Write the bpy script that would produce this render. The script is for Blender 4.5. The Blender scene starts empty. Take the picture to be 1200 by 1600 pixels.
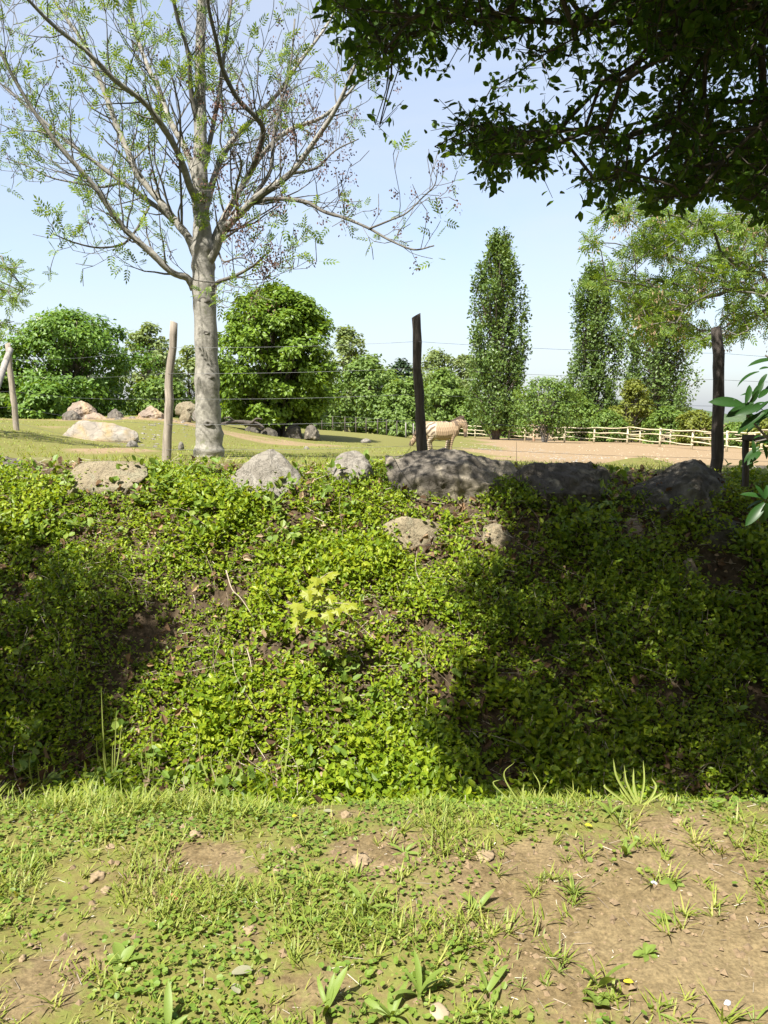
import bpy, bmesh, math, random, time
_t0 = time.time()
import numpy as np
from mathutils import Vector, Matrix, noise

random.seed(7)
rng = np.random.default_rng(7)
R = math.radians
sc = bpy.context.scene
col = sc.collection

# ------------------------------------------------------------------ camera
F = 1247.0                     # focal length in pixels of a 1200 x 1600 frame
PITCH = R(6.86)
CZ = 1.5
cam_d = bpy.data.cameras.new('camera')
cam = bpy.data.objects.new('camera', cam_d)
col.objects.link(cam)
cam.location = (0, 0, CZ)
cam.rotation_euler = (R(90) - PITCH, 0, 0)
cam_d.sensor_fit = 'VERTICAL'
cam_d.sensor_height = 24.0
cam_d.lens = 24.0 * F / 1600.0
cam_d.clip_start = 0.05
cam_d.clip_end = 6000
sc.camera = cam

# ------------------------------------------------------------------ sky, sun, exposure
SUN_AZ, SUN_EL = R(34), R(55)          # travels forward and to the right
w = bpy.data.worlds.new('World'); sc.world = w; w.use_nodes = True
wn = w.node_tree
bg = wn.nodes['Background']
sky = wn.nodes.new('ShaderNodeTexSky')
sky.sky_type = 'NISHITA'; sky.sun_disc = False
sky.sun_elevation = SUN_EL; sky.sun_rotation = R(180) + SUN_AZ
sky.altitude = 200; sky.air_density = 1.0; sky.dust_density = 2.6; sky.ozone_density = 1.0
veil = wn.nodes.new('ShaderNodeMix'); veil.data_type = 'RGBA'          # thin high haze and cirrus over the whole sky
tcw = wn.nodes.new('ShaderNodeTexCoord'); mpw = wn.nodes.new('ShaderNodeMapping'); mpw.inputs['Scale'].default_value = (1.0, 1.0, 3.5); mpw.inputs['Rotation'].default_value = (0.15, 0.1, 0.6)
nzw = wn.nodes.new('ShaderNodeTexNoise'); nzw.inputs['Scale'].default_value = 2.2; nzw.inputs['Detail'].default_value = 6; nzw.inputs['Roughness'].default_value = .55; nzw.inputs['Distortion'].default_value = .7
mrw = wn.nodes.new('ShaderNodeMapRange'); mrw.inputs[1].default_value = .35; mrw.inputs[2].default_value = .75; mrw.inputs[3].default_value = .34; mrw.inputs[4].default_value = .64
wn.links.new(tcw.outputs['Generated'], mpw.inputs[0]); wn.links.new(mpw.outputs[0], nzw.inputs['Vector']); wn.links.new(nzw.outputs['Fac'], mrw.inputs[0]); wn.links.new(mrw.outputs[0], veil.inputs[0])
wn.links.new(sky.outputs[0], veil.inputs[6]); veil.inputs[7].default_value = (3.1, 3.3, 3.7, 1)
wn.links.new(veil.outputs[2], bg.inputs[0])
bg.inputs[1].default_value = 0.112
SD = np.array([math.sin(SUN_AZ) * math.cos(SUN_EL), math.cos(SUN_AZ) * math.cos(SUN_EL), -math.sin(SUN_EL)])
sl = bpy.data.lights.new('sun', 'SUN'); sl.energy = 5.0; sl.angle = R(0.53); sl.color = (1.0, 0.955, 0.87)
so = bpy.data.objects.new('sun', sl); col.objects.link(so)
so.rotation_euler = Vector(SD).to_track_quat('-Z', 'Y').to_euler()
so.location = (-6, -10, 14)
sc.view_settings.view_transform = 'Standard'
sc.view_settings.look = 'None'
sc.view_settings.gamma = 1.0
sc.view_settings.exposure = 1.3
sc.view_settings.use_curve_mapping = False
sc.render.engine = 'CYCLES'
sc.cycles.use_denoising = True
sc.cycles.max_bounces = 8
sc.cycles.transparent_max_bounces = 4

# ------------------------------------------------------------------ projection helpers
cp, sp = math.cos(PITCH), math.sin(PITCH)
def at(px, py, Y):
    """world point at depth Y along world +y that shows at pixel (px, py)"""
    a = (px - 600) / F; b = (800 - py) / F
    d = np.array([a, cp + b * sp, -sp + b * cp])
    return np.array([0, 0, CZ]) + d * (Y / d[1])
def proj(P):
    P = np.asarray(P, float); d = P - np.array([0, 0, CZ])
    dep = d[..., 1] * cp - d[..., 2] * sp
    up = d[..., 1] * sp + d[..., 2] * cp
    dep2 = np.where(dep > 0.05, dep, 0.05)
    return np.where(dep > 0.05, 600 + F * d[..., 0] / dep2, -9999), np.where(dep > 0.05, 800 - F * up / dep2, -9999), dep
def in_poly(px, py, poly):
    poly = np.asarray(poly, float); n = len(poly)
    ins = np.zeros(np.shape(px), bool); j = n - 1
    for i in range(n):
        xi, yi = poly[i]; xj, yj = poly[j]
        c = ((yi > py) != (yj > py)) & (px < (xj - xi) * (py - yi) / (yj - yi + 1e-12) + xi)
        ins ^= c; j = i
    return ins

# ------------------------------------------------------------------ noise
def _h(ix, iy, s):
    n = (ix * 374761393 + iy * 668265263 + s * 362437) & 0xffffffff
    n = ((n ^ (n >> 13)) * 1274126177) & 0xffffffff
    return ((n ^ (n >> 16)) & 0xffff) / 65535.0
def vn(x, y, s=0):
    x = np.asarray(x, float); y = np.asarray(y, float)
    ix = np.floor(x).astype(np.int64); iy = np.floor(y).astype(np.int64)
    fx = x - ix; fy = y - iy
    fx = fx * fx * (3 - 2 * fx); fy = fy * fy * (3 - 2 * fy)
    a = _h(ix, iy, s); b = _h(ix + 1, iy, s); c = _h(ix, iy + 1, s); d = _h(ix + 1, iy + 1, s)
    return (a + (b - a) * fx) * (1 - fy) + (c + (d - c) * fx) * fy
def fbm(x, y, s=0, o=3):
    t = 0; amp = 1; tot = 0
    for k in range(o):
        t = t + amp * vn(np.asarray(x) * 2 ** k, np.asarray(y) * 2 ** k, s + 17 * k); tot += amp; amp *= 0.5
    return t / tot
def sstep(a, b, x):
    t = np.clip((x - a) / (b - a), 0, 1); return t * t * (3 - 2 * t)

# ------------------------------------------------------------------ terrain
CTRL = [  # (pixel column, distance, height) of the ground seen beyond the bank
    (0, 8, 1.06), (150, 8, 1.03), (300, 8, 1.03), (450, 8, 1.0), (600, 8, 1.02), (750, 8, 1.02), (900, 8, .98), (1100, 8, .96), (1250, 8, .9),
    (0, 10, 1.12), (200, 10.5, 1.04), (330, 9.5, 1.03), (500, 10, .98), (700, 10, .94), (900, 10, .88), (1150, 10, .8),
    (28, 13.8, 1.28), (150, 15, 1.04), (200, 12, 1.02), (-200, 14, 1.45), (100, 24, 1.4), (265, 22, 1.5), (-150, 26, 1.6),
    (440, 26, .88), (400, 20, .86), (550, 18, .78), (560, 40, .68), (620, 28, .55), (690, 29, .18), (600, 24, .55),
    (690, 75, -.55), (730, 85, -.8), (840, 72, -.8), (950, 62, -.62), (1080, 48, -.60), (1140, 44, -.56), (1300, 42, -.6),
    (850, 20, .46), (1000, 14, .6), (1000, 24, .22), (1150, 16, .52), (1300, 16, .5), (1000, 36, -.25), (800, 36, -.15),
    (100, 60, 1.0), (300, 45, 1.0), (440, 60, .35), (560, 80, -.3), (900, 110, -1.4), (300, 110, .2), (-100, 60, 1.2), (1250, 80, -1.5)]
_c = np.array(CTRL)
_U = np.stack([(_c[:, 0] - 600) / F * 3.0, np.log(_c[:, 1]) * 1.5], 1)
def _k(r): return np.where(r > 1e-9, r * r * np.log(r + 1e-12), 0)
_n = len(_U)
_A = np.zeros((_n + 3, _n + 3))
_D = np.linalg.norm(_U[:, None] - _U[None], axis=2)
_A[:_n, :_n] = _k(_D) + np.eye(_n) * 0.01
_A[:_n, _n] = 1; _A[:_n, _n + 1:] = _U; _A[_n:, :_n] = _A[:_n, _n:].T
_W = np.linalg.solve(_A, np.concatenate([_c[:, 2], np.zeros(3)]))
def field_z(x, y):
    yy = np.clip(y, 8, 120)
    q = np.stack([np.clip(x / yy, -.62, .62) * 3.0, np.log(yy) * 1.5], -1)
    z = _W[_n] + q @ _W[_n + 1:]
    for i in range(_n):
        z = z + _W[i] * _k(np.linalg.norm(q - _U[i], axis=-1))
    z = z + (fbm(x * .35, y * .35, 5) - .5) * .12 * sstep(9, 14, y)
    t = sstep(110, 260, y)
    return z * (1 - t) + (-3.0) * t
KY = np.array([-50, 2.84, 3.02, 3.24, 4.10, 4.6, 5.0, 5.4, 7.25, 7.6, 7.85, 8.2])
KT = np.array([0, 0, -.03, -.16, -.88, -.97, -.90, -.72, 0, 0, 0, 0])          # absolute part
KW = np.array([0, 0, 0, 0, 0, 0, 0, 0, .77, .87, .95, 1])                      # share of the rim height
def terrain_exact(x, y):
    x = np.asarray(x, float); y = np.asarray(y, float)
    yb = y + (fbm(x * .9, x * 0 + 3.3, 21) - .5) * .16
    yk = y + (fbm(x * .7, y * .7, 23) - .5) * .5 * sstep(4.3, 5.2, y) * (1 - sstep(7.3, 8.2, y))
    yk = np.where(y < 4.3, yb, yk)
    zt = 0; zw = 0
    for o in (-.1, -.05, 0, .05, .1):
        zt = zt + np.interp(yk + o, KY, KT) / 5; zw = zw + np.interp(yk + o, KY, KW) / 5
    z = zt + zw * field_z(x, y)
    near = 1 - sstep(2.8, 3.3, y)
    z = z + near * ((fbm(x * 2.2, y * 2.2, 31) - .5) * .05 )
    bank = sstep(4.4, 5.0, y) * (1 - sstep(7.4, 8.0, y))
    z = z + bank * (fbm(x * 1.6, y * 1.6, 41) - .5) * .22
    # earth heaps behind the rim
    for (hx, hy, hr, hh) in HEAPS:
        z = z + hh * np.exp(-((x - hx) ** 2 + (y - hy) ** 2) / (hr * hr))
    return z
HEAPS = [(3.75, 11.5, .55, .18), (-6.1, 16.5, .9, .14), (-3.3, 10.3, .55, .06)]
GX0, GX1, GY0, GY1, GS = -13.0, 13.0, -11.0, 16.0, .06
_gx = np.arange(GX0, GX1, GS); _gy = np.arange(GY0, GY1, GS)
_gz = terrain_exact(np.repeat(_gx[None], len(_gy), 0), np.repeat(_gy[:, None], len(_gx), 1))
def terrain(x, y):
    """ground height, read from a fine table near the camera"""
    x, y = np.broadcast_arrays(np.asarray(x, float), np.asarray(y, float)); sh = x.shape; x = x.ravel(); y = y.ravel()
    u = (x - GX0) / GS; v = (y - GY0) / GS; ok = (u > 0) & (v > 0) & (u < len(_gx) - 2) & (v < len(_gy) - 2); z = np.zeros(len(x))
    uu = u[ok]; vv = v[ok]; i = uu.astype(int); j = vv.astype(int); fu = uu - i; fv = vv - j
    z[ok] = (_gz[j, i] * (1 - fu) + _gz[j, i + 1] * fu) * (1 - fv) + (_gz[j + 1, i] * (1 - fu) + _gz[j + 1, i + 1] * fu) * fv
    if not ok.all(): z[~ok] = terrain_exact(x[~ok], y[~ok])
    nr_ = y < 3.6
    if nr_.any():
        xx = x[nr_]; yy = y[nr_]; z[nr_] += (1 - sstep(3.0, 3.5, yy)) * ((fbm(xx * 8, yy * 8, 33, 2) - .5) * .032 + (fbm(xx * 22, yy * 22, 35, 2) - .5) * .017)
    return z.reshape(sh) if sh else float(z[0])
def hit(px, py):
    """where the view ray through a pixel meets the ground (arrays)"""
    px = np.atleast_1d(np.asarray(px, float)); py = np.atleast_1d(np.asarray(py, float))
    a = (px - 600) / F; b = (800 - py) / F
    d = np.stack([a, cp + b * sp, -sp + b * cp], -1); d = d / d[:, 1:2]
    Y = np.full(len(px), 130.0); done = np.zeros(len(px), bool)
    prev = 1.0
    for yv in np.concatenate([np.arange(1.0, 9, .06), np.geomspace(9, 130, 90)]):
        P = d * yv; under = (P[:, 2] + CZ < terrain(P[:, 0], P[:, 1])) & ~done
        Y[under] = (yv + prev) / 2; done |= under; prev = yv
        if done.all(): break
    P = d * Y[:, None]; P[:, 2] = terrain(P[:, 0], P[:, 1])
    return P
def hit1(px, py): return hit([px], [py])[0]
def landing(P):
    """where the sun throws the shadow of each point"""
    P = np.asarray(P, float); out = P.copy(); done = np.zeros(len(P), bool)
    for s in np.arange(0.2, 14, .2):
        Q = P + SD * s; u = (Q[:, 2] < terrain(Q[:, 0], Q[:, 1])) & ~done
        out[u] = Q[u]; done |= u
    out[~done] = P[~done] + SD * 14
    return out
def nrm(v): return v / (np.linalg.norm(v, axis=-1, keepdims=True) + 1e-12)
def ground_normal(x, y, e=.05):
    gx = (terrain(x + e, y) - terrain(x - e, y)) / (2 * e); gy = (terrain(x, y + e) - terrain(x, y - e)) / (2 * e)
    return nrm(np.stack([-gx, -gy, np.ones_like(gx)], -1))

# ------------------------------------------------------------------ mesh helpers
def make_mesh(name, V, faces, smooth=False):
    """V (n,3); faces list of (m,k) index arrays"""
    me = bpy.data.meshes.new(name)
    V = np.asarray(V, np.float32); faces = [np.asarray(f, np.int32) for f in faces if len(f)]
    me.vertices.add(len(V)); me.vertices.foreach_set('co', V.ravel())
    loops = np.concatenate([f.ravel() for f in faces])
    tot = np.concatenate([np.full(len(f), f.shape[1], np.int32) for f in faces])
    st = np.concatenate([[0], np.cumsum(tot)[:-1]]).astype(np.int32)
    me.loops.add(len(loops)); me.loops.foreach_set('vertex_index', loops)
    me.polygons.add(len(tot)); me.polygons.foreach_set('loop_start', st); me.polygons.foreach_set('loop_total', tot)
    me.polygons.foreach_set('use_smooth', np.full(len(tot), smooth))
    me.update(calc_edges=True)
    return me
def tag(o, label=None, cat=None, group=None, kind=None):
    if label: o['label'] = label
    if cat: o['category'] = cat
    if group: o['group'] = group
    if kind: o['kind'] = kind
    return o
def origin(o):
    v = Vector((0, 0, 0))
    while o is not None: v = v + o.location; o = o.parent
    return np.array(v)
def obj(name, V, faces, mat, parent=None, smooth=False, base=None):
    """one mesh object from world-space points; its origin at the parent's base or at its own foot"""
    V = np.asarray(V, float)
    if parent is not None: o0 = origin(parent); loc = (0, 0, 0)
    else:
        if base is None: base = np.array([(V[:, 0].min() + V[:, 0].max()) / 2, (V[:, 1].min() + V[:, 1].max()) / 2, V[:, 2].min()])
        o0 = np.asarray(base, float); loc = o0
    me = make_mesh(name, V - o0, faces, smooth); me.materials.append(mat)
    o = bpy.data.objects.new(name, me); col.objects.link(o); o.location = loc
    if parent is not None: o.parent = parent
    return o
def empty(name, loc, rz=0):
    o = bpy.data.objects.new(name, None); col.objects.link(o); o.location = loc; o.rotation_euler = (0, 0, rz)
    o.empty_display_size = .2
    return o
def place(name, me, parent, M):
    o = bpy.data.objects.new(name, me); col.objects.link(o); o.parent = parent; o.matrix_local = M
    return o
class Bag:
    def __init__(s): s.V = []; s.F = {}; s.n = 0
    def add(s, V, *faces):
        V = np.asarray(V, float); s.V.append(V)
        for f in faces:
            f = np.asarray(f)
            if len(f): s.F.setdefault(f.shape[1], []).append(f + s.n)
        s.n += len(V)
    def faces(s): return [np.concatenate(v) for v in s.F.values()]
    def verts(s): return np.concatenate(s.V)
    def obj(s, name, mat, parent=None, smooth=False): return obj(name, s.verts(), s.faces(), mat, parent, smooth)
def tube(path, rad, k=8, cap=True, rough=0.0, seed=0):
    path = np.asarray(path, float); n = len(path); rad = np.broadcast_to(np.asarray(rad, float), (n,))
    t = np.gradient(path, axis=0); t = nrm(t)
    u = np.cross(t[0], [0.13, .97, .2]); u /= np.linalg.norm(u) + 1e-9
    V = np.zeros((n, k, 3)); a = np.arange(k) / k * 2 * np.pi
    for i in range(n):
        u = u - t[i] * (u @ t[i]); u /= np.linalg.norm(u) + 1e-9
        v = np.cross(t[i], u)
        rr = rad[i] * (1 + (rough * (vn(a * 1.7 + 3, np.full(k, i * .45), seed) - .5) * 2 if rough else 0))
        V[i] = path[i] + (np.cos(a) * rr)[:, None] * u + (np.sin(a) * rr)[:, None] * v
    V = V.reshape(-1, 3); i = np.arange(n - 1)[:, None]; j = np.arange(k)[None]
    q = np.stack([i * k + j, i * k + (j + 1) % k, (i + 1) * k + (j + 1) % k, (i + 1) * k + j], -1).reshape(-1, 4)
    if cap:
        V = np.concatenate([V, path[:1], path[-1:]]); jj = np.arange(k)
        t1 = np.stack([np.full(k, n * k), (jj + 1) % k, jj], -1); t2 = np.stack([np.full(k, n * k + 1), (n - 1) * k + jj, (n - 1) * k + (jj + 1) % k], -1)
        return V, q, np.concatenate([t1, t2])
    return V, q
def smooth_path(P, m=6):
    """Catmull-Rom through the points"""
    P = np.asarray(P, float); E = np.concatenate([[2 * P[0] - P[1]], P, [2 * P[-1] - P[-2]]]); out = []
    for i in range(1, len(E) - 2):
        for s in np.arange(m) / m:
            p0, p1, p2, p3 = E[i - 1], E[i], E[i + 1], E[i + 2]
            out.append(.5 * ((2 * p1) + (-p0 + p2) * s + (2 * p0 - 5 * p1 + 4 * p2 - p3) * s * s + (-p0 + 3 * p1 - 3 * p2 + p3) * s ** 3))
    out.append(P[-1]); return np.array(out)
def edges_mesh(A, B, ra, rb, k=4):
    """all straight twig pieces at once"""
    A = np.asarray(A, float); B = np.asarray(B, float); n = len(A)
    t = nrm(B - A); h = np.where(np.abs(t[:, 2:3]) < .9, np.array([[0, 0, 1.]]), np.array([[1., 0, 0]]))
    u = nrm(np.cross(t, h)); v = np.cross(t, u); a = np.arange(k) / k * 2 * np.pi
    c = np.cos(a)[None, :, None]; s = np.sin(a)[None, :, None]
    ring = c * u[:, None] + s * v[:, None]
    V = np.stack([A[:, None] + ring * np.asarray(ra)[:, None, None], B[:, None] + ring * np.asarray(rb)[:, None, None]], 1).reshape(-1, 3)
    j = np.arange(k); base = (np.arange(n) * 2 * k)[:, None]
    q = np.stack([base + j, base + (j + 1) % k, base + k + (j + 1) % k, base + k + j], -1).reshape(-1, 4)
    return V, q
def scatter(tv, tf, pos, axis, normal, size, width=None):
    """copies of a leaf template: its y runs along axis, its z along normal"""
    pos = np.asarray(pos, float); n = len(pos); ax = nrm(np.asarray(axis, float))
    nn = np.asarray(normal, float); nn = nrm(nn - ax * np.sum(nn * ax, -1, keepdims=True)); sd = np.cross(ax, nn)
    size = np.broadcast_to(np.asarray(size, float), (n,)); wd = size if width is None else np.broadcast_to(np.asarray(width, float), (n,))
    T = np.asarray(tv, float)
    V = pos[:, None] + T[None, :, 0:1] * sd[:, None] * wd[:, None, None] + T[None, :, 1:2] * ax[:, None] * size[:, None, None] + T[None, :, 2:3] * nn[:, None] * size[:, None, None]
    off = (np.arange(n) * len(T))[:, None, None]
    return V.reshape(-1, 3), [(np.asarray(f)[None] + off).reshape(-1, np.asarray(f).shape[1]) for f in tf]
def rnd_dir(n): return nrm(rng.normal(size=(n, 3)))
OVAL_V = np.array([(0, 0, 0), (-.25, .3, .06), (-.22, .68, .05), (0, 1, -.04), (.22, .68, .05), (.25, .3, .06)])
OVAL_F = [np.array([(0, 3, 2, 1), (0, 5, 4, 3)])]
RHOMB_V = np.array([(0, 0, 0), (-.3, .5, .08), (0, 1, 0), (.3, .5, .08)])
RHOMB_F = [np.array([(0, 2, 1), (0, 3, 2)])]
def pinnate():
    V = []; Fq = []
    def leaf(p, ang, L):
        b = len(V); d = np.array([math.sin(ang), math.cos(ang), 0]); s = np.array([d[1], -d[0], 0])
        V.extend([p, p + d * L * .5 + s * L * .19 + np.array([0, 0, .02]), p + d * L + np.array([0, 0, -.03]), p + d * L * .5 - s * L * .19 + np.array([0, 0, .02])])
        Fq.append((b, b + 1, b + 2, b + 3))
    for i in range(4):
        y = .28 + i * .17; z = -.1 * y * y
        for s in (-1, 1): leaf(np.array([0, y, z]), s * (1.05 - .1 * i), .34)
    leaf(np.array([0, .92, -.09]), 0, .36)
    b = len(V); V.extend([np.array([-.012, 0, 0]), np.array([.012, 0, 0]), np.array([.01, .95, -.09]), np.array([-.01, .95, -.09])]); Fq.append((b, b + 1, b + 2, b + 3))
    return np.array(V), [np.array(Fq)]
PIN_V, PIN_F = pinnate()

# ------------------------------------------------------------------ materials
def srgb(r, g, b): return tuple(((c / 255) / 12.92 if c / 255 <= .04045 else ((c / 255 + .055) / 1.055) ** 2.4) for c in (r, g, b)) + (1,)
class NT:
    def __init__(s, name):
        s.m = bpy.data.materials.new(name); s.m.use_nodes = True; s.t = s.m.node_tree; s.n = s.t.nodes; s.l = s.t.links
        s.b = s.n['Principled BSDF']; s.out = s.n['Material Output']
    def node(s, typ, **kw):
        nd = s.n.new(typ)
        for k, v in kw.items(): setattr(nd, k, v)
        return nd
    def put(s, sock, v):
        if hasattr(v, 'is_output') or isinstance(v, bpy.types.NodeSocket): s.l.new(v, sock)
        else: sock.default_value = v
    def noise(s, scale, detail=4, vec=None, rough=.6, dist=0):
        nd = s.node('ShaderNodeTexNoise'); nd.inputs['Scale'].default_value = scale; nd.inputs['Detail'].default_value = detail
        nd.inputs['Roughness'].default_value = rough; nd.inputs['Distortion'].default_value = dist
        if vec is not None: s.l.new(vec, nd.inputs['Vector'])
        return nd.outputs['Fac']
    def ramp(s, fac, stops, interp='LINEAR'):
        nd = s.node('ShaderNodeValToRGB'); cr = nd.color_ramp; cr.interpolation = interp
        while len(cr.elements) < len(stops): cr.elements.new(.5)
        for e, (p, c) in zip(cr.elements, stops): e.position = p; e.color = c if len(c) == 4 else tuple(c) + (1,)
        s.put(nd.inputs[0], fac); return nd.outputs[0]
    def mix(s, fac, a, b, mode='MIX'):
        nd = s.node('ShaderNodeMix', data_type='RGBA', blend_type=mode)
        s.put(nd.inputs[0], fac); s.put(nd.inputs[6], a); s.put(nd.inputs[7], b); return nd.outputs[2]
    def math(s, op, a, b=0.0):
        nd = s.node('ShaderNodeMath', operation=op); s.put(nd.inputs[0], a); s.put(nd.inputs[1], b); return nd.outputs[0]
    def coord(s, scale=(1, 1, 1), which='Object'):
        tc = s.node('ShaderNodeTexCoord'); mp = s.node('ShaderNodeMapping'); mp.inputs['Scale'].default_value = scale
        s.l.new(tc.outputs[which], mp.inputs['Vector']); return mp.outputs[0]
    def world(s):
        return s.node('ShaderNodeNewGeometry').outputs['Position']
    def bump(s, h, strength=.5, dist=.01):
        nd = s.node('ShaderNodeBump'); nd.inputs['Strength'].default_value = strength; nd.inputs['Distance'].default_value = dist
        s.put(nd.inputs['Height'], h); s.l.new(nd.outputs[0], s.b.inputs['Normal']); return nd
def leaf_mat(name, stops, trans=.35, rough=.45, tcol=None, clump=.0, spec=.35, tgain=1.5):
    """leaf colour varies from leaf to leaf; part of the light passes through"""
    s = NT(name); g = s.node('ShaderNodeNewGeometry')
    fac = g.outputs['Random Per Island']
    if clump:
        n = s.noise(clump, 2, g.outputs['Position']); fac = s.math('ADD', s.math('MULTIPLY', fac, .55), s.math('MULTIPLY', n, .5))
    c = s.ramp(fac, stops)
    s.l.new(c, s.b.inputs['Base Color']); s.b.inputs['Roughness'].default_value = rough; s.b.inputs['Specular IOR Level'].default_value = spec
    tr = s.node('ShaderNodeBsdfTranslucent'); tc = s.mix(1.0, c, tcol or (tgain * 1.15, tgain, tgain * .35, 1), 'MULTIPLY')
    s.l.new(tc, tr.inputs[0]); mx = s.node('ShaderNodeMixShader'); mx.inputs[0].default_value = trans
    s.l.new(s.b.outputs[0], mx.inputs[1]); s.l.new(tr.outputs[0], mx.inputs[2]); s.l.new(mx.outputs[0], s.out.inputs[0])
    return s.m
def plain(name, c, rough=.7, var=.25, scale=30, bump=.3):
    s = NT(name); v = s.coord(); n = s.noise(scale, 5, v)
    c = tuple(c[:3]); s.l.new(s.ramp(n, [(.25, tuple(x * (1 - var) for x in c)), (.75, tuple(min(1, x * (1 + var)) for x in c))]), s.b.inputs['Base Color'])
    s.b.inputs['Roughness'].default_value = rough; s.bump(n, bump, .004); return s.m
def bark_mat(name, dark, light, stretch=(9, 9, 2.2), bump=.6, dist=.012, spots=None):
    s = NT(name); v = s.coord(stretch); n1 = s.noise(2.2, 6, v, .65, .4); v2 = s.coord((1, 1, .8)); n2 = s.noise(2.4, 4, v2)
    c = s.ramp(n1, [(.3, dark), (.66, light)])
    c2 = s.mix(s.ramp(n2, [(.42, (0, 0, 0, 1)), (.62, (1, 1, 1, 1))]), c, s.mix(.5, c, tuple(x * .62 for x in light[:3]) + (1,)))
    if spots:
        n3 = s.noise(9, 3, v2); c2 = s.mix(s.ramp(n3, [(.6, (0, 0, 0, 1)), (.68, (.8, .8, .8, 1))]), c2, spots)
    s.l.new(c2, s.b.inputs['Base Color']); s.b.inputs['Roughness'].default_value = .9; s.b.inputs['Specular IOR Level'].default_value = .2
    s.bump(n1, bump, dist); return s.m
def rock_mat(name, a, b, lich=(.45, .43, .36), scale=3.0, stain=(.07, .065, .055), ochre=None):
    s = NT(name); v = s.coord(); n = s.noise(scale, 8, v, .65, .6); n2 = s.noise(scale * .6, 4, v, .6, 1.2); n3 = s.noise(scale * 14, 4, v)
    c = s.ramp(n, [(.28, a), (.72, b)])
    c = s.mix(s.ramp(n2, [(.5, (0, 0, 0, 1)), (.62, (.85, .85, .85, 1))]), c, lich + (1,))
    if ochre: c = s.mix(s.ramp(s.noise(scale * .45, 3, v, .5, .8), [(.45, (0, 0, 0, 1)), (.6, (.9, .9, .9, 1))]), c, ochre + (1,))
    c = s.mix(s.ramp(n3, [(.24, (.3, .3, .3, 1)), (.40, (0, 0, 0, 1))]), c, stain + (1,))
    s.l.new(c, s.b.inputs['Base Color']); s.b.inputs['Roughness'].default_value = .92; s.b.inputs['Specular IOR Level'].default_value = .2
    vo = s.node('ShaderNodeTexVoronoi', feature='DISTANCE_TO_EDGE'); vo.inputs['Scale'].default_value = scale * .9
    wv = s.node('ShaderNodeVectorMath', operation='ADD'); s.l.new(v, wv.inputs[0]); nn = s.node('ShaderNodeTexNoise'); nn.inputs['Scale'].default_value = scale * 1.3; nn.inputs['Detail'].default_value = 4; s.l.new(v, nn.inputs['Vector']); s.l.new(nn.outputs['Color'], wv.inputs[1]); s.l.new(wv.outputs[0], vo.inputs['Vector'])
    cr = s.ramp(vo.outputs['Distance'], [(0, (0, 0, 0, 1)), (.035, (1, 1, 1, 1))])
    h = s.math('ADD', s.math('ADD', n, s.math('MULTIPLY', n3, .16)), s.math('MULTIPLY', cr, .35)); s.bump(h, .8, .03); return s.m

M = {}
M['vine'] = leaf_mat('vine_leaf', [(.05, (.05, .10, .008)), (.35, (.12, .195, .010)), (.6, (.205, .285, .014)), (.85, (.305, .36, .025)), (1, (.38, .355, .07))], .36, .45, clump=1.6, spec=.3)
M['vine_dark'] = leaf_mat('vine_dark_leaf', [(0, (.02, .055, .008)), (.6, (.05, .11, .015)), (1, (.09, .15, .02))], .25, .35, spec=.45)
M['grass'] = leaf_mat('grass_blade', [(0, (.09, .14, .018)), (.4, (.17, .225, .03)), (.7, (.25, .29, .05)), (.88, (.36, .34, .11)), (1, (.48, .40, .22))], .3, .5, clump=1.3)
M['blade'] = leaf_mat('tall_blade', [(0, (.24, .31, .07)), (.6, (.36, .42, .12)), (1, (.5, .5, .25))], .35, .45)
M['clover'] = leaf_mat('clover_leaf', [(0, (.07, .14, .018)), (.5, (.14, .22, .03)), (1, (.24, .28, .05))], .3, .5, clump=3)
M['moss'] = leaf_mat('moss_leaf', [(0, (.16, .17, .04)), (.6, (.25, .24, .07)), (1, (.33, .28, .11))], .2, .7)
M['plantain'] = leaf_mat('plantain_leaf', [(0, (.12, .19, .03)), (1, (.21, .28, .06))], .3, .5, spec=.3)
M['dry'] = leaf_mat('dry_leaf', [(0, (.05, .03, .018)), (.5, (.13, .08, .045)), (.85, (.24, .155, .085)), (1, (.38, .29, .19))], .15, .8, tcol=(1, .8, .6, 1), spec=.1)
M['twig'] = leaf_mat('dry_twig', [(0, (.16, .12, .09)), (.6, (.34, .29, .22)), (1, (.55, .5, .42))], .0, .85, spec=.1)
M['runner'] = leaf_mat('woody_runner', [(0, (.10, .075, .055)), (.7, (.22, .18, .13)), (1, (.4, .35, .28))], .0, .85, spec=.1)
M['petal'] = leaf_mat('petal', [(0, (.42, .38, .3)), (.6, (.62, .6, .54)), (1, (.72, .7, .62))], .2, .7, tcol=(1, 1, 1, 1))
M['sapling'] = leaf_mat('maple_leaf', [(0, (.20, .26, .02)), (.5, (.25, .29, .022)), (1, (.33, .31, .035))], .4, .45)
M['laurel'] = leaf_mat('laurel_leaf', [(0, (.012, .04, .008)), (.6, (.022, .065, .012)), (1, (.06, .13, .02))], .28, .38, spec=.3)  # shade of the overhanging crown put into the leaf colour as lower albedo
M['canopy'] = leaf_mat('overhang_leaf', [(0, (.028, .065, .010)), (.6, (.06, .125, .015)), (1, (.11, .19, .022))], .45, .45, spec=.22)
M['ashleaf'] = leaf_mat('ash_leaf', [(0, (.07, .13, .03)), (.5, (.13, .21, .035)), (1, (.24, .33, .04))], .38, .5)
M['ashleaf2'] = leaf_mat('ash_leaf_bright', [(0, (.07, .13, .02)), (.5, (.125, .205, .028)), (1, (.20, .28, .04))], .42, .5)
M['seed'] = leaf_mat('seed_cluster', [(0, (.05, .03, .025)), (.6, (.11, .065, .05)), (1, (.2, .12, .09))], .1, .8, tcol=(1, .7, .5, 1), spec=.1)
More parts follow.
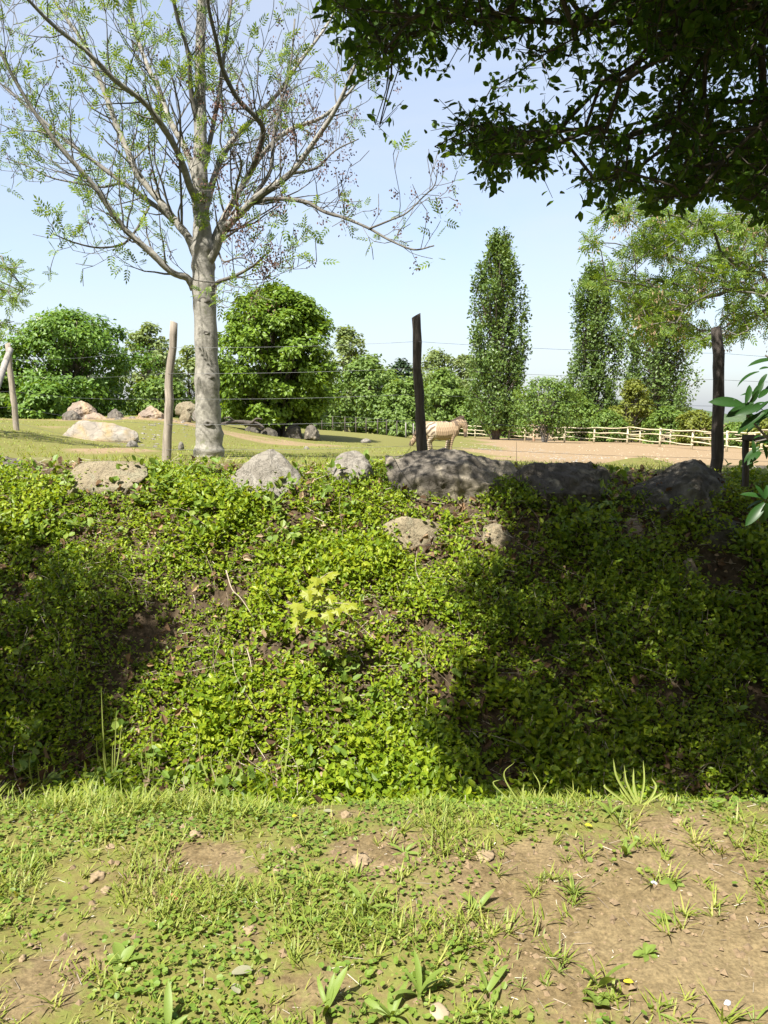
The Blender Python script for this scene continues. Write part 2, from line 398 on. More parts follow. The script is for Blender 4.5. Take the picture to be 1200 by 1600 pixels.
M['samara'] = leaf_mat('pale_seed_wing', [(0, (.28, .19, .11)), (1, (.5, .38, .24))], .3, .8, tcol=(1, .85, .6, 1), spec=.1)
M['magnolia'] = leaf_mat('magnolia_leaf', [(0, (.065, .125, .012)), (.5, (.12, .20, .018)), (1, (.19, .28, .03))], .32, .42, clump=.5, spec=.3)
M['elder'] = leaf_mat('elder_leaf', [(0, (.05, .11, .016)), (.5, (.10, .19, .022)), (1, (.17, .26, .035))], .32, .45, clump=.5)
M['hornbeam'] = leaf_mat('hornbeam_leaf', [(0, (.07, .125, .025)), (.5, (.125, .20, .035)), (1, (.19, .265, .06))], .35, .5, clump=.3)
M['pale'] = leaf_mat('pale_leaf', [(0, (.10, .145, .045)), (.5, (.16, .215, .07)), (1, (.24, .29, .12))], .35, .5, clump=.3)
M['poplar'] = leaf_mat('poplar_leaf', [(0, (.05, .09, .02)), (.5, (.09, .15, .03)), (1, (.15, .21, .05))], .28, .4, clump=.35)
M['bushy'] = leaf_mat('shrub_leaf', [(0, (.05, .10, .018)), (.5, (.10, .17, .025)), (1, (.18, .25, .04))], .32, .5, clump=.4)
M['yellowgreen'] = leaf_mat('yellow_green_leaf', [(0, (.09, .115, .015)), (.5, (.14, .17, .02)), (1, (.2, .215, .035))], .35, .5, clump=.4)
M['evergreen'] = leaf_mat('evergreen_leaf', [(0, (.02, .045, .018)), (1, (.05, .085, .03))], .15, .5)
M['white'] = leaf_mat('elder_flower', [(0, (.62, .62, .5)), (1, (.8, .8, .7))], .2, .7, tcol=(1, 1, .9, 1))
M['ashbark'] = bark_mat('ash_bark', (.13, .122, .105, 1), (.36, .34, .295, 1), (9, 9, 9), .8, .008, (.17, .175, .11, 1))
M['twigbark'] = bark_mat('ash_twig_bark', (.065, .06, .053, 1), (.19, .178, .155, 1), (8, 8, 8), .3, .004)
M['bark'] = bark_mat('tree_bark', (.05, .04, .03, 1), (.17, .14, .11, 1))
M['darkbark'] = bark_mat('dark_bark', (.035, .03, .025, 1), (.10, .085, .07, 1))
M['post'] = bark_mat('weathered_post', (.15, .125, .10, 1), (.38, .33, .27, 1), (16, 16, 1.6), .6, .006)
M['postdark'] = bark_mat('dark_post', (.03, .025, .02, 1), (.13, .11, .095, 1), (16, 16, 1.6), .7, .008)  # canopy shade on two posts put into their wood colour; also other dark wood
M['paddock'] = bark_mat('pale_paddock_wood', (.40, .345, .22, 1), (.60, .53, .365, 1), (6, 6, 2), .2, .004)
M['paddock2'] = bark_mat('pink_paddock_wood', (.42, .28, .18, 1), (.62, .45, .31, 1), (6, 6, 2), .2, .004)
M['greywood'] = bark_mat('grey_wood', (.12, .11, .10, 1), (.33, .31, .28, 1), (7, 7, 2), .6, .01)
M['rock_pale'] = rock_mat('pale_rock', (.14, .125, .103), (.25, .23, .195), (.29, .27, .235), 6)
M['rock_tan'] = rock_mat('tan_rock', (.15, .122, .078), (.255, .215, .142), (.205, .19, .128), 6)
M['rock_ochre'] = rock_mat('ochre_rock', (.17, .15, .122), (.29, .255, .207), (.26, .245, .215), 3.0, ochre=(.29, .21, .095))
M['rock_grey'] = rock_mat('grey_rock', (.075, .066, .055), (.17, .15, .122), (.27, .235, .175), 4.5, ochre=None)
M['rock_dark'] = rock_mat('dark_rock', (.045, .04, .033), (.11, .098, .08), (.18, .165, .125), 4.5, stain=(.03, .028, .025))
M['rock_brown'] = rock_mat('brown_rock', (.16, .12, .09), (.30, .25, .2), (.36, .30, .22), 2.4, ochre=(.36, .25, .14))
M['clod'] = plain('earth_clod', (.25, .185, .11), .95, .4, 60, .9)
M['crumb'] = plain('soil_crumb', (.19, .135, .078), .95, .4, 25, .5)
M['chip'] = plain('bark_chip', (.28, .14, .06), .9, .3, 40, .5)
M['pebble'] = plain('grey_pebble', (.40, .41, .45), .8, .25, 40, .4)
M['gravel'] = plain('gravel', (.26, .25, .225), .9, .3, 20, .3)
M['palestone'] = plain('pale_stone', (.34, .27, .18), .9, .2, 30, .4)
M['wire'] = plain('galvanised_wire', (.16, .165, .165), .5, .1, 30, .0); M['wire'].node_tree.nodes['Principled BSDF'].inputs['Metallic'].default_value = .6
M['yellow'] = leaf_mat('yellow_leaf', [(0, (.6, .5, .03)), (1, (.7, .6, .05))], .3, .5)
M['greyleaf'] = leaf_mat('grey_green_leaf', [(0, (.16, .16, .085)), (1, (.30, .29, .2))], .2, .6)

# ------------------------------------------------------------------ ground sheet
def build_ground():
    ys = np.concatenate([np.arange(-10, 1.0, .25), np.arange(1.0, 3.6, .03), np.arange(3.6, 9.0, .09), np.geomspace(9, 2600, 90)])
    c = np.linspace(-1, 1, 281); c = np.sign(c) * (0.35 * np.abs(c) + .65 * np.abs(c) ** 2.2)
    X = c[None] * (13 + np.maximum(ys, 0)[:, None] * 1.0); Y = np.repeat(ys[:, None], len(c), 1)
    Z = terrain(X.ravel(), Y.ravel())
    V = np.stack([X.ravel(), Y.ravel(), Z], 1); h, wd = X.shape
    i = np.arange(h - 1)[:, None]; j = np.arange(wd - 1)[None]
    q = np.stack([i * wd + j, i * wd + j + 1, (i + 1) * wd + j + 1, (i + 1) * wd + j], -1).reshape(-1, 4)
    s = NT('ground_earth')
    g = s.node('ShaderNodeAttribute', attribute_name='zone'); sep = s.node('ShaderNodeSeparateColor'); s.l.new(g.outputs['Color'], sep.inputs[0])
    pos = s.world()
    nb = s.noise(1.6, 6, pos, .6, .3); nf = s.noise(22, 6, pos, .65); nv = s.noise(90, 4, pos)
    soil = s.ramp(nf, [(.25, (.08, .056, .026)), (.5, (.145, .108, .055)), (.78, (.235, .182, .098))])
    soil = s.mix(s.ramp(nb, [(.4, (0, 0, 0, 1)), (.65, (.7, .7, .7, 1))]), soil, (.20, .155, .085, 1))
    soil = s.mix(.8, soil, s.ramp(nv, [(.3, (.55, .52, .5, 1)), (.5, (1, 1, 1, 1)), (.72, (1.5, 1.45, 1.4, 1))]), 'MULTIPLY')
    grs = s.ramp(nf, [(.22, (.085, .072, .026)), (.45, (.145, .13, .042)), (.6, (.14, .155, .038)), (.82, (.235, .205, .085))])
    lit = s.ramp(nf, [(.3, (.032, .024, .015)), (.55, (.07, .05, .031)), (.8, (.16, .12, .075))])
    snd = s.ramp(nf, [(.25, (.165, .112, .062)), (.5, (.23, .165, .095)), (.8, (.32, .25, .16))])
    fr = s.math('ADD', sep.outputs[0], s.math('MULTIPLY', s.math('SUBTRACT', nb, .5), .9))
    fr = s.math('ADD', fr, s.math('MULTIPLY', s.math('SUBTRACT', nf, .5), .7))
    c = s.mix(s.ramp(fr, [(.36, (0, 0, 0, 1)), (.62, (1, 1, 1, 1))]), soil, grs)
    fs = s.math('ADD', sep.outputs[1], s.math('MULTIPLY', s.math('SUBTRACT', nb, .5), .6))
    c = s.mix(s.ramp(fs, [(.4, (0, 0, 0, 1)), (.62, (1, 1, 1, 1))]), c, snd)
    c = s.mix(sep.outputs[2], c, lit)
    s.l.new(c, s.b.inputs['Base Color']); s.b.inputs['Roughness'].default_value = .95; s.b.inputs['Specular IOR Level'].default_value = .12
    hh = s.math('ADD', s.math('ADD', nf, s.math('MULTIPLY', nv, .5)), s.math('MULTIPLY', s.noise(5, 4, pos, .6), .9)); s.bump(hh, .55, .010)
    o = obj('ground', V, [q], s.m, smooth=True, base=(0, 0, 0)); tag(o, 'earth and short grass ground with ditch, bank and paddock', 'ground', kind='structure')
    x, y = V[:, 0], V[:, 1]
    grass, sand, litter = zone(x, y)
    a = o.data.color_attributes.new('zone', 'FLOAT_COLOR', 'POINT')
    a.data.foreach_set('color', np.stack([grass, sand, litter, np.ones_like(grass)], 1).astype(np.float32).ravel())
    return o
def bare_near(x, y):
    """0 lush .. 1 bare earth on the near verge"""
    px = 600 + F * x / np.maximum(y, .5)
    b = sstep(450, 1150, px) * .40 + .22
    P = np.stack([x, y], -1)
    for (bx, by, rx, ry, wt) in BARE: b = b + wt * np.exp(-(((x - bx) / rx) ** 2 + ((y - by) / ry) ** 2))
    b = b + (fbm(x * 3.6, y * 3.6, 51) - .5) * 1.25
    b = b - .45 * sstep(2.6, 2.95, y) * (1 - .55 * sstep(700, 1100, px))
    return np.clip(b, 0, 1)
BARE = []
for (bpx, bpy_, rx, ry, wt) in [(325, 1345, .13, .12, .6), (575, 1335, .16, .12, .7), (545, 1270, .12, .1, .5), (860, 1430, .28, .22, .4), (900, 1330, .5, .12, .3),
                                (1150, 1500, .3, .3, .45), (120, 1500, .12, .08, .45), (40, 1560, .12, .1, .5), (390, 1460, .1, .08, .4), (270, 1400, .1, .05, .35),
                                (930, 1480, -1, .1, 0), (760, 1250, .2, .05, .25)]:
    if rx > 0:
        _p = hit1(bpx, bpy_); BARE.append((_p[0], _p[1], rx, ry, wt))
def zone(x, y):
    u = x / np.maximum(y, 1.0); px = 600 + F * u
    near = 1 - sstep(3.0, 3.4, y)
    fld = sstep(7.6, 8.3, y)
    grass = near * (1 - bare_near(x, y) * 1.15)
    sandf = sstep(.05, .2, u + (fbm(x * .2, y * .2, 61) - .5) * .12) * sstep(11, 15, y)
    sandf = sandf * (1 - .6 * sstep(33, 27, y) * sstep(.12, .04, u))
    strip = np.exp(-((y - (21.5 + 2.0 * u)) / 1.3) ** 2) * sstep(.06, -.08, u) * .75
    patch = np.exp(-(((x + 3.5) / .8) ** 2 + ((y - 10.4) / 1.0) ** 2)) * .9 + np.exp(-(((x + 6.3) / 1.6) ** 2 + ((y - 16.3) / 1.0) ** 2)) * .6
    sand = fld * np.clip(sandf + strip + patch, 0, 1)
    grass = grass + fld * (.75 + (fbm(x * .5, y * .5, 63) - .5) * .5)
    litter = sstep(3.05, 3.4, y) * (1 - sstep(7.7, 8.5, y))
    return np.clip(grass, 0, 1), np.clip(sand, 0, 1), litter
build_ground()

# distant wooded hill
def build_hills():
    xs = np.linspace(-900, 900, 260); prof = []
    for x in xs:
        px = 600 + F * x / 520
        z = np.interp(px, [-1500, -300, 300, 560, 640, 760, 980, 1060, 1110, 1160, 1230, 1400, 2600], [10, 16, 12, 14, 22, 16, 14, 11.5, 5.5, 2.2, 1.5, 6, 12])
        prof.append(z)
    prof = np.array(prof); rows = []
    for t in np.linspace(0, 1, 26):
        y = 430 + 180 * t + (xs / 900) ** 2 * -120
        z = -4 + (prof + 4) * math.sin(t * math.pi / 2) ** .9 + (fbm(xs * .09, y * .09, 71, 4) - .5) * 3.2 * (t > .02)
        rows.append(np.stack([xs, y, z], 1))
    V = np.array(rows); h, wd = V.shape[:2]
    i = np.arange(h - 1)[:, None]; j = np.arange(wd - 1)[None]
    q = np.stack([i * wd + j, i * wd + j + 1, (i + 1) * wd + j + 1, (i + 1) * wd + j], -1).reshape(-1, 4)
    s = NT('wooded_hill'); pos = s.world(); n = s.noise(.22, 6, pos, .7); n2 = s.noise(.03, 3, pos)
    c = s.ramp(n, [(.3, (.028, .05, .022)), (.55, (.065, .095, .035)), (.75, (.12, .145, .055))])
    c = s.mix(s.ramp(n2, [(.5, (0, 0, 0, 1)), (.6, (.6, .6, .6, 1))]), c, (.07, .12, .04, 1))
    s.l.new(c, s.b.inputs['Base Color']); s.b.inputs['Roughness'].default_value = 1; s.bump(n, 1.0, 2.5)
    tag(obj('hills', V.reshape(-1, 3), [q], s.m), 'distant wooded hill seen low behind the paddock', 'hill', kind='structure')
build_hills()

# ------------------------------------------------------------------ growth of a branching tree through given points
def grow(points, root, path_cost=.22, r_tip=.004, expo=.42, sub=.5, r_max=.12):
    """attach points one by one to the nearest branch; returns pieces A, B, ra, rb"""
    pts = np.asarray(points, float); root = np.asarray(root, float)
    order = np.argsort(np.linalg.norm(pts - root[-1], axis=1)); N = [r for r in root]; par = [-1] + list(range(len(root) - 1))
    L = [0.0]
    for i in range(1, len(root)): L.append(0.0)
    nodes = np.zeros((len(root) + len(pts) * 5 + 5, 3)); nodes[:len(root)] = root; n = len(root)
    Ls = np.zeros(len(nodes)); parr = np.full(len(nodes), -1); parr[:n] = par; first = max(0, len(root) - 3)
    for o in order:
        p = pts[o]; d = np.linalg.norm(nodes[first:n] - p, axis=1); k = first + int(np.argmin(d + path_cost * Ls[first:n])); dd = d[k - first]
        m = int(min(4, max(1, round(dd / sub)))); prev = k; a = nodes[k].copy()
        perp = rng.normal(size=3) * .07 * dd
        for s in range(1, m + 1):
            f = s / m; q = a + (p - a) * f + perp * math.sin(f * math.pi) + np.array([0, 0, .05 * dd * math.sin(f * math.pi)])
            nodes[n] = q; parr[n] = prev; Ls[n] = Ls[prev] + dd / m; prev = n; n += 1
    cnt = np.ones(n)
    for i in range(n - 1, 0, -1):
        if parr[i] >= 0: cnt[parr[i]] += cnt[i]
    r = np.minimum(r_tip * cnt ** expo, r_max); idx = np.arange(1, n); p = parr[1:n]; ok = p >= 0
    return nodes[p[ok]], nodes[idx[ok]], np.minimum(r[p[ok]], r[idx[ok]] * 1.35), r[idx[ok]]

# ------------------------------------------------------------------ background trees
def crown_tree(name, label, cat, px, py_top, hw, D, mat, style='round', leaf=.2, nclump=70, per=60, base_f=.1, bark='bark', group=None, base_py=None, trunk_r=None, seed=0, lean=0, gap=.0, stems=1, rc_f=.24):
    st = np.random.default_rng(seed + 100)
    b = at(px, 660, D); z0 = float(terrain(b[0], D)); top = at(px, py_top, D)[2]
    base = np.array([b[0], D, z0 - .05]); H = top - z0; W = hw * D / F
    root = empty(name, base); tag(root, label, cat, group)
    tc = base_f + (1 - base_f) * st.random(nclump) ** (.9 if style != 'column' else 1.0)
    ang = st.random(nclump) * 2 * np.pi; tt = (tc - base_f) / (1 - base_f)
    if style == 'round': prof = np.clip(1 - np.abs(2 * (tt * .93 + .03) - .9) ** 2.4, .02, 1) ** .5
    elif style == 'column': prof = np.interp(tt, [0, .12, .35, .6, .85, .96, 1.0], [.55, .85, 1, .95, .78, .5, .2])
    elif style == 'cone': prof = np.interp(tt, [0, .15, .4, .7, 1], [.6, .95, 1, .62, .08])
    else: prof = np.interp(tt, [0, .12, .45, .75, .92, 1], [.55, .92, 1, .75, .42, .12])
    rad = st.random(nclump) ** .42
    wob = (.52 + .78 * vn(ang * 1.6 + seed, tt * 8 + seed, seed)) if style == 'column' else .66 + .6 * vn(ang * 1.4 + seed, tt * 3.5 + seed, seed)
    rr = W * prof * rad * wob
    rc = W * rc_f * (.6 + .7 * st.random(nclump)) * (.55 if style == 'column' else 1)
    C = np.stack([np.cos(ang) * rr, np.sin(ang) * rr, H * tc - rc * .35], 1); C[:, 0] += lean * tc * H
    C *= np.array([1, 1, 1.0])
    keep = vn(C[:, 0] / W * 2.3 + 9, C[:, 2] / W * 2.3 + C[:, 1] / W * 1.7, seed + 3) > gap
    C = C[keep]; rc = rc[keep]; n = len(C) * per
    ci = np.repeat(np.arange(len(C)), per); off = st.normal(size=(n, 3)); off = nrm(off) * (st.random((n, 1)) ** .45)
    vs = np.array([1, 1, 3.0 if style == 'column' else .72])
    P = C[ci] + off * rc[ci][:, None] * vs
    P[:, 2] = np.maximum(P[:, 2], .06 * H if base_f < .08 else .3 * base_f * H)
    out = nrm(P - np.array([0, 0, H * .45]) + 1e-6)
    nr = nrm(off * .55 + out * .45 + np.array([0, 0, .55]) + st.normal(size=(n, 3)) * .38)
    ax = nrm(np.cross(nr, st.normal(size=(n, 3))) + np.array([0, 0, -.35 if style != 'column' else .5]) + off * .4)
    size = leaf * (.65 + .7 * st.random(n))
    V, fc = scatter(RHOMB_V if leaf < .2 or D > 40 else OVAL_V, RHOMB_F if leaf < .2 or D > 40 else OVAL_F, P + base, ax, nr, size)
    cr = obj('crown', V, fc, mat, root); tag(cr, kind='stuff')
    # trunk and limbs
    tr = trunk_r or max(.05, H * .018); T = Bag()
    for s in range(stems):
        a = s * 2.4 + seed; sp_ = (.0 if stems == 1 else .30 * W)
        pth = smooth_path([base + np.array([math.cos(a) * sp_ * .15, math.sin(a) * sp_ * .15, -.15]), base + np.array([math.cos(a) * sp_ * .5 + lean * H * .2, math.sin(a) * sp_ * .5, H * .25]),
                           base + np.array([math.cos(a) * sp_ + lean * H * .5, math.sin(a) * sp_, H * .55]), base + np.array([math.cos(a) * sp_ * 1.2 + lean * H * .85, math.sin(a) * sp_ * 1.2, H * .88])], 4)
        T.add(*tube(pth, np.linspace(tr * (1.25 if stems == 1 else .7), tr * .18, len(pth)), 7, rough=.15))
    T.obj('trunk', M[bark], root, True)
    sel = C[st.random(len(C)) < .6] + base; zb = base[2] + (sel[:, 2] - base[2]) * (.45 if style != 'column' else .72)
    A = np.stack([base[0] + lean * (zb - base[2]), np.full(len(sel), base[1]), zb], 1)
    mid = (A + sel) / 2 + np.array([0, 0, -.04 * H])
    r0 = np.full(len(sel), tr * .28)
    V1, q1 = edges_mesh(np.concatenate([A, mid]), np.concatenate([mid, sel]), np.concatenate([r0, r0 * .7]), np.concatenate([r0 * .7, r0 * .25]), 4)
    tag(obj('branches', V1, [q1], M[bark], root), kind='stuff')
    return root, C + base, rc

GT = 'pale green trees in the belt behind the paddock'
crown_tree('poplar_tree', 'tallest columnar poplar, standing alone right of the zebras', 'tree', 775, 376, 47, 78, M['poplar'], 'column', .31, 320, 70, .05, group='columnar poplars behind the pale fence', seed=1, trunk_r=.34, gap=.13, rc_f=.34)
crown_tree('poplar_tree', 'middle columnar poplar with slim pointed top behind the pale fence', 'tree', 926, 418, 40, 88, M['poplar'], 'column', .31, 300, 70, .05, group='columnar poplars behind the pale fence', seed=2, trunk_r=.3, gap=.16, rc_f=.34)
crown_tree('poplar_tree', 'broad columnar poplar partly behind overhanging ash branches', 'tree', 1022, 455, 56, 84, M['poplar'], 'column', .31, 330, 70, .05, group='columnar poplars behind the pale fence', seed=3, trunk_r=.32, gap=.16, rc_f=.34)
BT = [  # name, label, px, top, half width, distance, material, style, leaf, clumps, per, gap
    ('pale_tree', 'pale feathery tree between elder bush and nearest light post', 238, 503, 42, 47, 'pale', 'loose', .26, 75, 60, .25, .06),
    ('pale_tree', 'low pale tree just behind the ash trunk', 296, 540, 38, 50, 'pale', 'loose', .26, 60, 55, .25, .06),
    ('broad_tree', 'deep green rounded bush tree behind the stone mound', 250, 588, 50, 34, 'bushy', 'round', .2, 70, 60, .1, .05),
    ('pale_tree', 'pale tree peeping out left of the round magnolia', 352, 550, 34, 52, 'hornbeam', 'loose', .26, 60, 55, .2, .06),
    ('pale_tree', 'pale feathery tree rising at the right shoulder of the magnolia', 541, 510, 36, 54, 'pale', 'loose', .26, 80, 55, .28, .06),
    ('hornbeam_tree', 'yellow green hornbeam right beside the magnolia crown', 578, 552, 46, 47, 'hornbeam', 'loose', .20, 90, 85, .14, .12),
    ('hornbeam_tree', 'yellow green hornbeam just left of the dark leaning post', 630, 590, 44, 45, 'hornbeam', 'loose', .20, 90, 85, .14, .12),
    ('pale_tree', 'pale tree with thin tips right of the dark leaning post', 684, 545, 42, 106, 'pale', 'loose', .42, 90, 55, .22, .06),
    ('hornbeam_tree', 'yellow green hornbeam above the standing zebra', 692, 578, 44, 101, 'hornbeam', 'loose', .42, 90, 65, .14, .1),
    ('pale_tree', 'pale slim tree close left of the tallest poplar', 727, 552, 30, 108, 'pale', 'loose', .42, 70, 55, .22, .06),
    ('hornbeam_tree', 'low hornbeam directly behind the magnolia stems', 470, 585, 60, 46, 'hornbeam', 'round', .24, 80, 60, .1, .08),
    ('dark_tree', 'dark green tree far off, its top showing behind the dark post', 628, 560, 34, 110, 'evergreen', 'loose', .5, 70, 55, .1, .1),
    ('dark_tree', 'small dark far tree top left of the dark post', 590, 572, 30, 115, 'evergreen', 'loose', .5, 60, 50, .1, .1),
    ('small_tree', 'small round green tree behind the fence under the tallest poplar', 742, 612, 38, 99, 'bushy', 'round', .34, 80, 55, .1, .12),
    ('small_tree', 'green bush tree at the foot of the middle poplar', 905, 618, 34, 84, 'bushy', 'loose', .3, 70, 55, .12, .05),
    ('yellow_shrub', 'yellow green shrub between the two right poplars', 985, 592, 34, 80, 'yellowgreen', 'loose', .28, 80, 55, .15, .04),
    ('green_shrub', 'low green shrub behind the fence left of the yellow shrub', 950, 640, 30, 76, 'bushy', 'round', .26, 60, 50, .1, .03),
    ('green_shrub', 'low green shrub behind the fence right of the yellow shrub', 1042, 634, 36, 72, 'bushy', 'round', .26, 70, 50, .12, .03),
    ('yellow_shrub', 'low yellowish shrub behind the fence left of the tall dark post', 1088, 640, 30, 66, 'yellowgreen', 'round', .24, 70, 50, .15, .03),
    ('green_shrub', 'low green shrub behind the fence just right of the tall dark post', 1150, 660, 30, 62, 'bushy', 'round', .24, 60, 50, .12, .03),
    ('yellow_shrub', 'low yellowish shrub behind the wooden rail frame', 1200, 655, 34, 60, 'yellowgreen', 'round', .24, 60, 50, .12, .03),
    ('small_tree', 'green tree behind the fence left of the multi-stemmed shrub', 800, 628, 36, 92, 'bushy', 'round', .32, 70, 50, .1, .06),
]
for k, (nm, lb, px, tp, hw, D, mt, stl, lf, nc, per, gp, bf) in enumerate(BT):
    if 'pale' in nm or 'hornbeam' in nm: hw *= 1.22; gp *= .55
    crown_tree(nm, lb, 'shrub' if 'shrub' in nm else 'tree', px, tp, hw, D, M[mt], stl, lf, int(nc * 1.25), per, bf * .6, group=GT if 'pale' in nm or 'hornbeam' in nm else 'greenery behind the paddock fence', seed=20 + k, gap=gp, stems=3 if 'shrub' in nm else 1, bark='bark')
crown_tree('multi_stem_shrub', 'leafy multi-stemmed shrub in front of the pale fence', 'shrub', 852, 588, 56, 64, M['bushy'], 'round', .22, 130, 60, .2, group='greenery inside the paddock', seed=61, stems=6, trunk_r=.11, gap=.12, bark='greywood')
r_, C_, rc_ = crown_tree('elder_bush', 'broad elder bush with white flower heads behind dark boulders', 'bush', 112, 482, 104, 27, M['elder'], 'round', .14, 260, 100, .02, group='greenery inside the paddock', seed=62, stems=4, trunk_r=.1, gap=.08, rc_f=.2)
fl = C_[(C_[:, 1] < 27.0)]; fl = fl[rng.random(len(fl)) < .13]
P = np.repeat(fl, 26, 0) + rng.normal(size=(len(fl) * 26, 3)) * np.array([.07, .05, .03]) + np.array([0, -.3, .12])
V, fc = scatter(RHOMB_V, RHOMB_F, P, rnd_dir(len(P)), np.tile([0, -.4, .9], (len(P), 1)), .05)
tag(obj('flower_heads', V, fc, M['white'], r_), kind='stuff')
crown_tree('elder_bush', 'low bright green bush bulging out beside the left paddock post', 'bush', 72, 596, 46, 24.5, M['elder'], 'round', .16, 90, 70, .0, group='greenery inside the paddock', seed=63, stems=3, trunk_r=.05, gap=.03)
crown_tree('elder_bush', 'thin bush at the picture edge behind the left paddock post', 'bush', 5, 575, 44, 26, M['bushy'], 'loose', .16, 80, 60, .0, group='greenery inside the paddock', seed=64, stems=3, trunk_r=.05, gap=.18)
crown_tree('magnolia_tree', 'round dense bright green magnolia on many stems above dark rubble', 'tree', 437, 446, 94, 26, M['magnolia'], 'round', .145, 330, 125, .12, group='greenery inside the paddock', seed=65, stems=6, trunk_r=.085, gap=.12, bark='darkbark', rc_f=.17)

# ------------------------------------------------------------------ the big ash
def build_ash():
    D = 9.3; b = at(326, 712, D); z0 = float(terrain(b[0], D)); base = np.array([b[0], D, z0 - .1])
    root = empty('ash_tree', base); tag(root, 'tall bare-limbed ash with grey trunk, young leaves and dark seed clusters', 'tree')
    mpx = D / F
    trunk_px = [(326, 745, 31), (326, 716, 25), (327, 690, 21), (325, 640, 19.5), (323, 560, 18.5), (320, 480, 17.5), (318, 430, 17.5), (316, 390, 17), (315, 345, 12.5), (313, 290, 11.5), (313, 220, 10), (313, 150, 8), (313, 70, 7), (316, -20, 6), (320, -150, 4.5), (322, -320, 2.5)]
    P = np.array([at(x, y, D) for x, y, r in trunk_px]); r = np.array([q[2] for q in trunk_px]) * mpx
    Ps = smooth_path(P, 7); rs = np.interp(np.linspace(0, 1, len(Ps)), np.linspace(0, 1, len(r)), r)
    rs = rs * (1 + .035 * np.sin(np.arange(len(rs)) * 1.3) + .02 * rng.normal(size=len(rs)))
    V, q, t = tube(Ps, rs, 18, rough=.07, seed=4); tk = obj('trunk', V, [q, t], M['ashbark'], root, True)
    # knots on the trunk
    for kx, ky, kr in [(325, 588, 5), (325, 662, 4.5), (318, 468, 5.5), (322, 520, 3)]:
        c = at(kx, ky, D - np.interp(ky, [400, 700], [17, 21]) * mpx * .93)
        a = np.linspace(0, 2 * np.pi, 13)[:-1]
        ring = np.concatenate([c + np.stack([np.cos(a) * kr * f * 1.3 * mpx, np.full(12, -g * mpx), np.sin(a) * kr * f * .8 * mpx], 1) for f, g in ((1.5, -1.5), (1, 1.2), (.6, .8), (.2, -.6))])
        i = np.arange(3)[:, None]; j = np.arange(12)[None]
        qq = np.stack([i * 12 + j, i * 12 + (j + 1) % 12, (i + 1) * 12 + (j + 1) % 12, (i + 1) * 12 + j], -1).reshape(-1, 4)
        obj('knot', ring, [qq], M['twigbark'], tk, True)
    limbs = [  # pixel polyline, start and end radius in px, depth reached at the tip
        ([(303, 452), (292, 436), (270, 425), (235, 396), (200, 360), (168, 322), (142, 285), (100, 235), (62, 182), (28, 125), (0, 72), (-30, 0)], 6.5, 2, -1.0),
        ([(306, 400), (297, 372), (280, 348), (250, 312), (216, 272), (201, 240), (184, 203), (166, 158), (148, 105), (132, 70), (100, 22), (60, -40)], 7.5, 2.5, .6),
        ([(296, 372), (270, 345), (240, 320), (190, 285), (148, 252), (105, 218), (62, 182), (22, 146), (-20, 110)], 5, 1.8, 1.8),
        ([(308, 318), (298, 292), (280, 250), (256, 200), (222, 158), (182, 122), (135, 80), (85, 40), (30, -10)], 6.5, 2.2, -1.6),
        ([(310, 300), (288, 238), (266, 190), (248, 145), (230, 105), (216, 58), (204, 8), (190, -60)], 6, 2.5, .9),
        ([(312, 210), (302, 140), (290, 85), (276, 25), (262, -50)], 5, 2.2, -.6),
        ([(322, 415), (334, 395), (348, 362), (378, 330), (408, 308), (450, 272), (488, 225), (520, 176), (545, 128), (570, 60)], 8, 2.2, -.8),
        ([(322, 398), (338, 365), (358, 322), (385, 278), (416, 234), (455, 202), (500, 182), (540, 152), (575, 105)], 7, 2, .9),
        ([(320, 330), (332, 285), (346, 248), (368, 215), (400, 184), (432, 146), (468, 98), (505, 48), (540, -10)], 6, 2.2, 1.6),
        ([(390, 272), (402, 245), (414, 208), (398, 182), (372, 155), (350, 112), (338, 62), (328, 5), (322, -60)], 5, 2.5, -1.3),
        ([(392, 318), (420, 311), (450, 311), (478, 315), (508, 330), (540, 341), (575, 358), (612, 376), (650, 388), (676, 380)], 4, 1.0, -1.5),
        ([(575, 358), (610, 348), (640, 330), (662, 310), (678, 290), (686, 268)], 1.6, .7, -1.3),
        ([(330, 450), (345, 440), (368, 428), (395, 417), (414, 398)], 4.2, 1.2, -1.2),
        ([(318, 270), (334, 205), (342, 150), (352, 88), (360, 20), (368, -60)], 4.5, 2, .5),
        ([(386, 328), (400, 300), (424, 262), (430, 215), (436, 160), (452, 100), (460, 30)], 4, 1.6, .4),
        ([(232, 325), (212, 360), (192, 384), (150, 390), (112, 378), (84, 368)], 2.4, .9, -1.2),
        ([(190, 285), (160, 292), (120, 285), (80, 278), (40, 258), (10, 250)], 2.4, .9, 1.2),
        ([(450, 272), (490, 262), (525, 235), (560, 215)], 2.6, 1, .2),
        ([(372, 335), (370, 300), (374, 262), (368, 238)], 2.8, 1.2, -1.0),
        ([(340, 390), (352, 410), (372, 404), (392, 412), (420, 440)], 1.8, .8, -.9),
        ([(284, 350), (284, 300), (286, 250), (282, 180), (270, 120)], 2.2, 1.2, -.8),
    ]
    tips = []; A_, B_, ra_, rb_ = [], [], [], []; leafP, leafD, seedP = [], [], []
    st = np.random.default_rng(11)
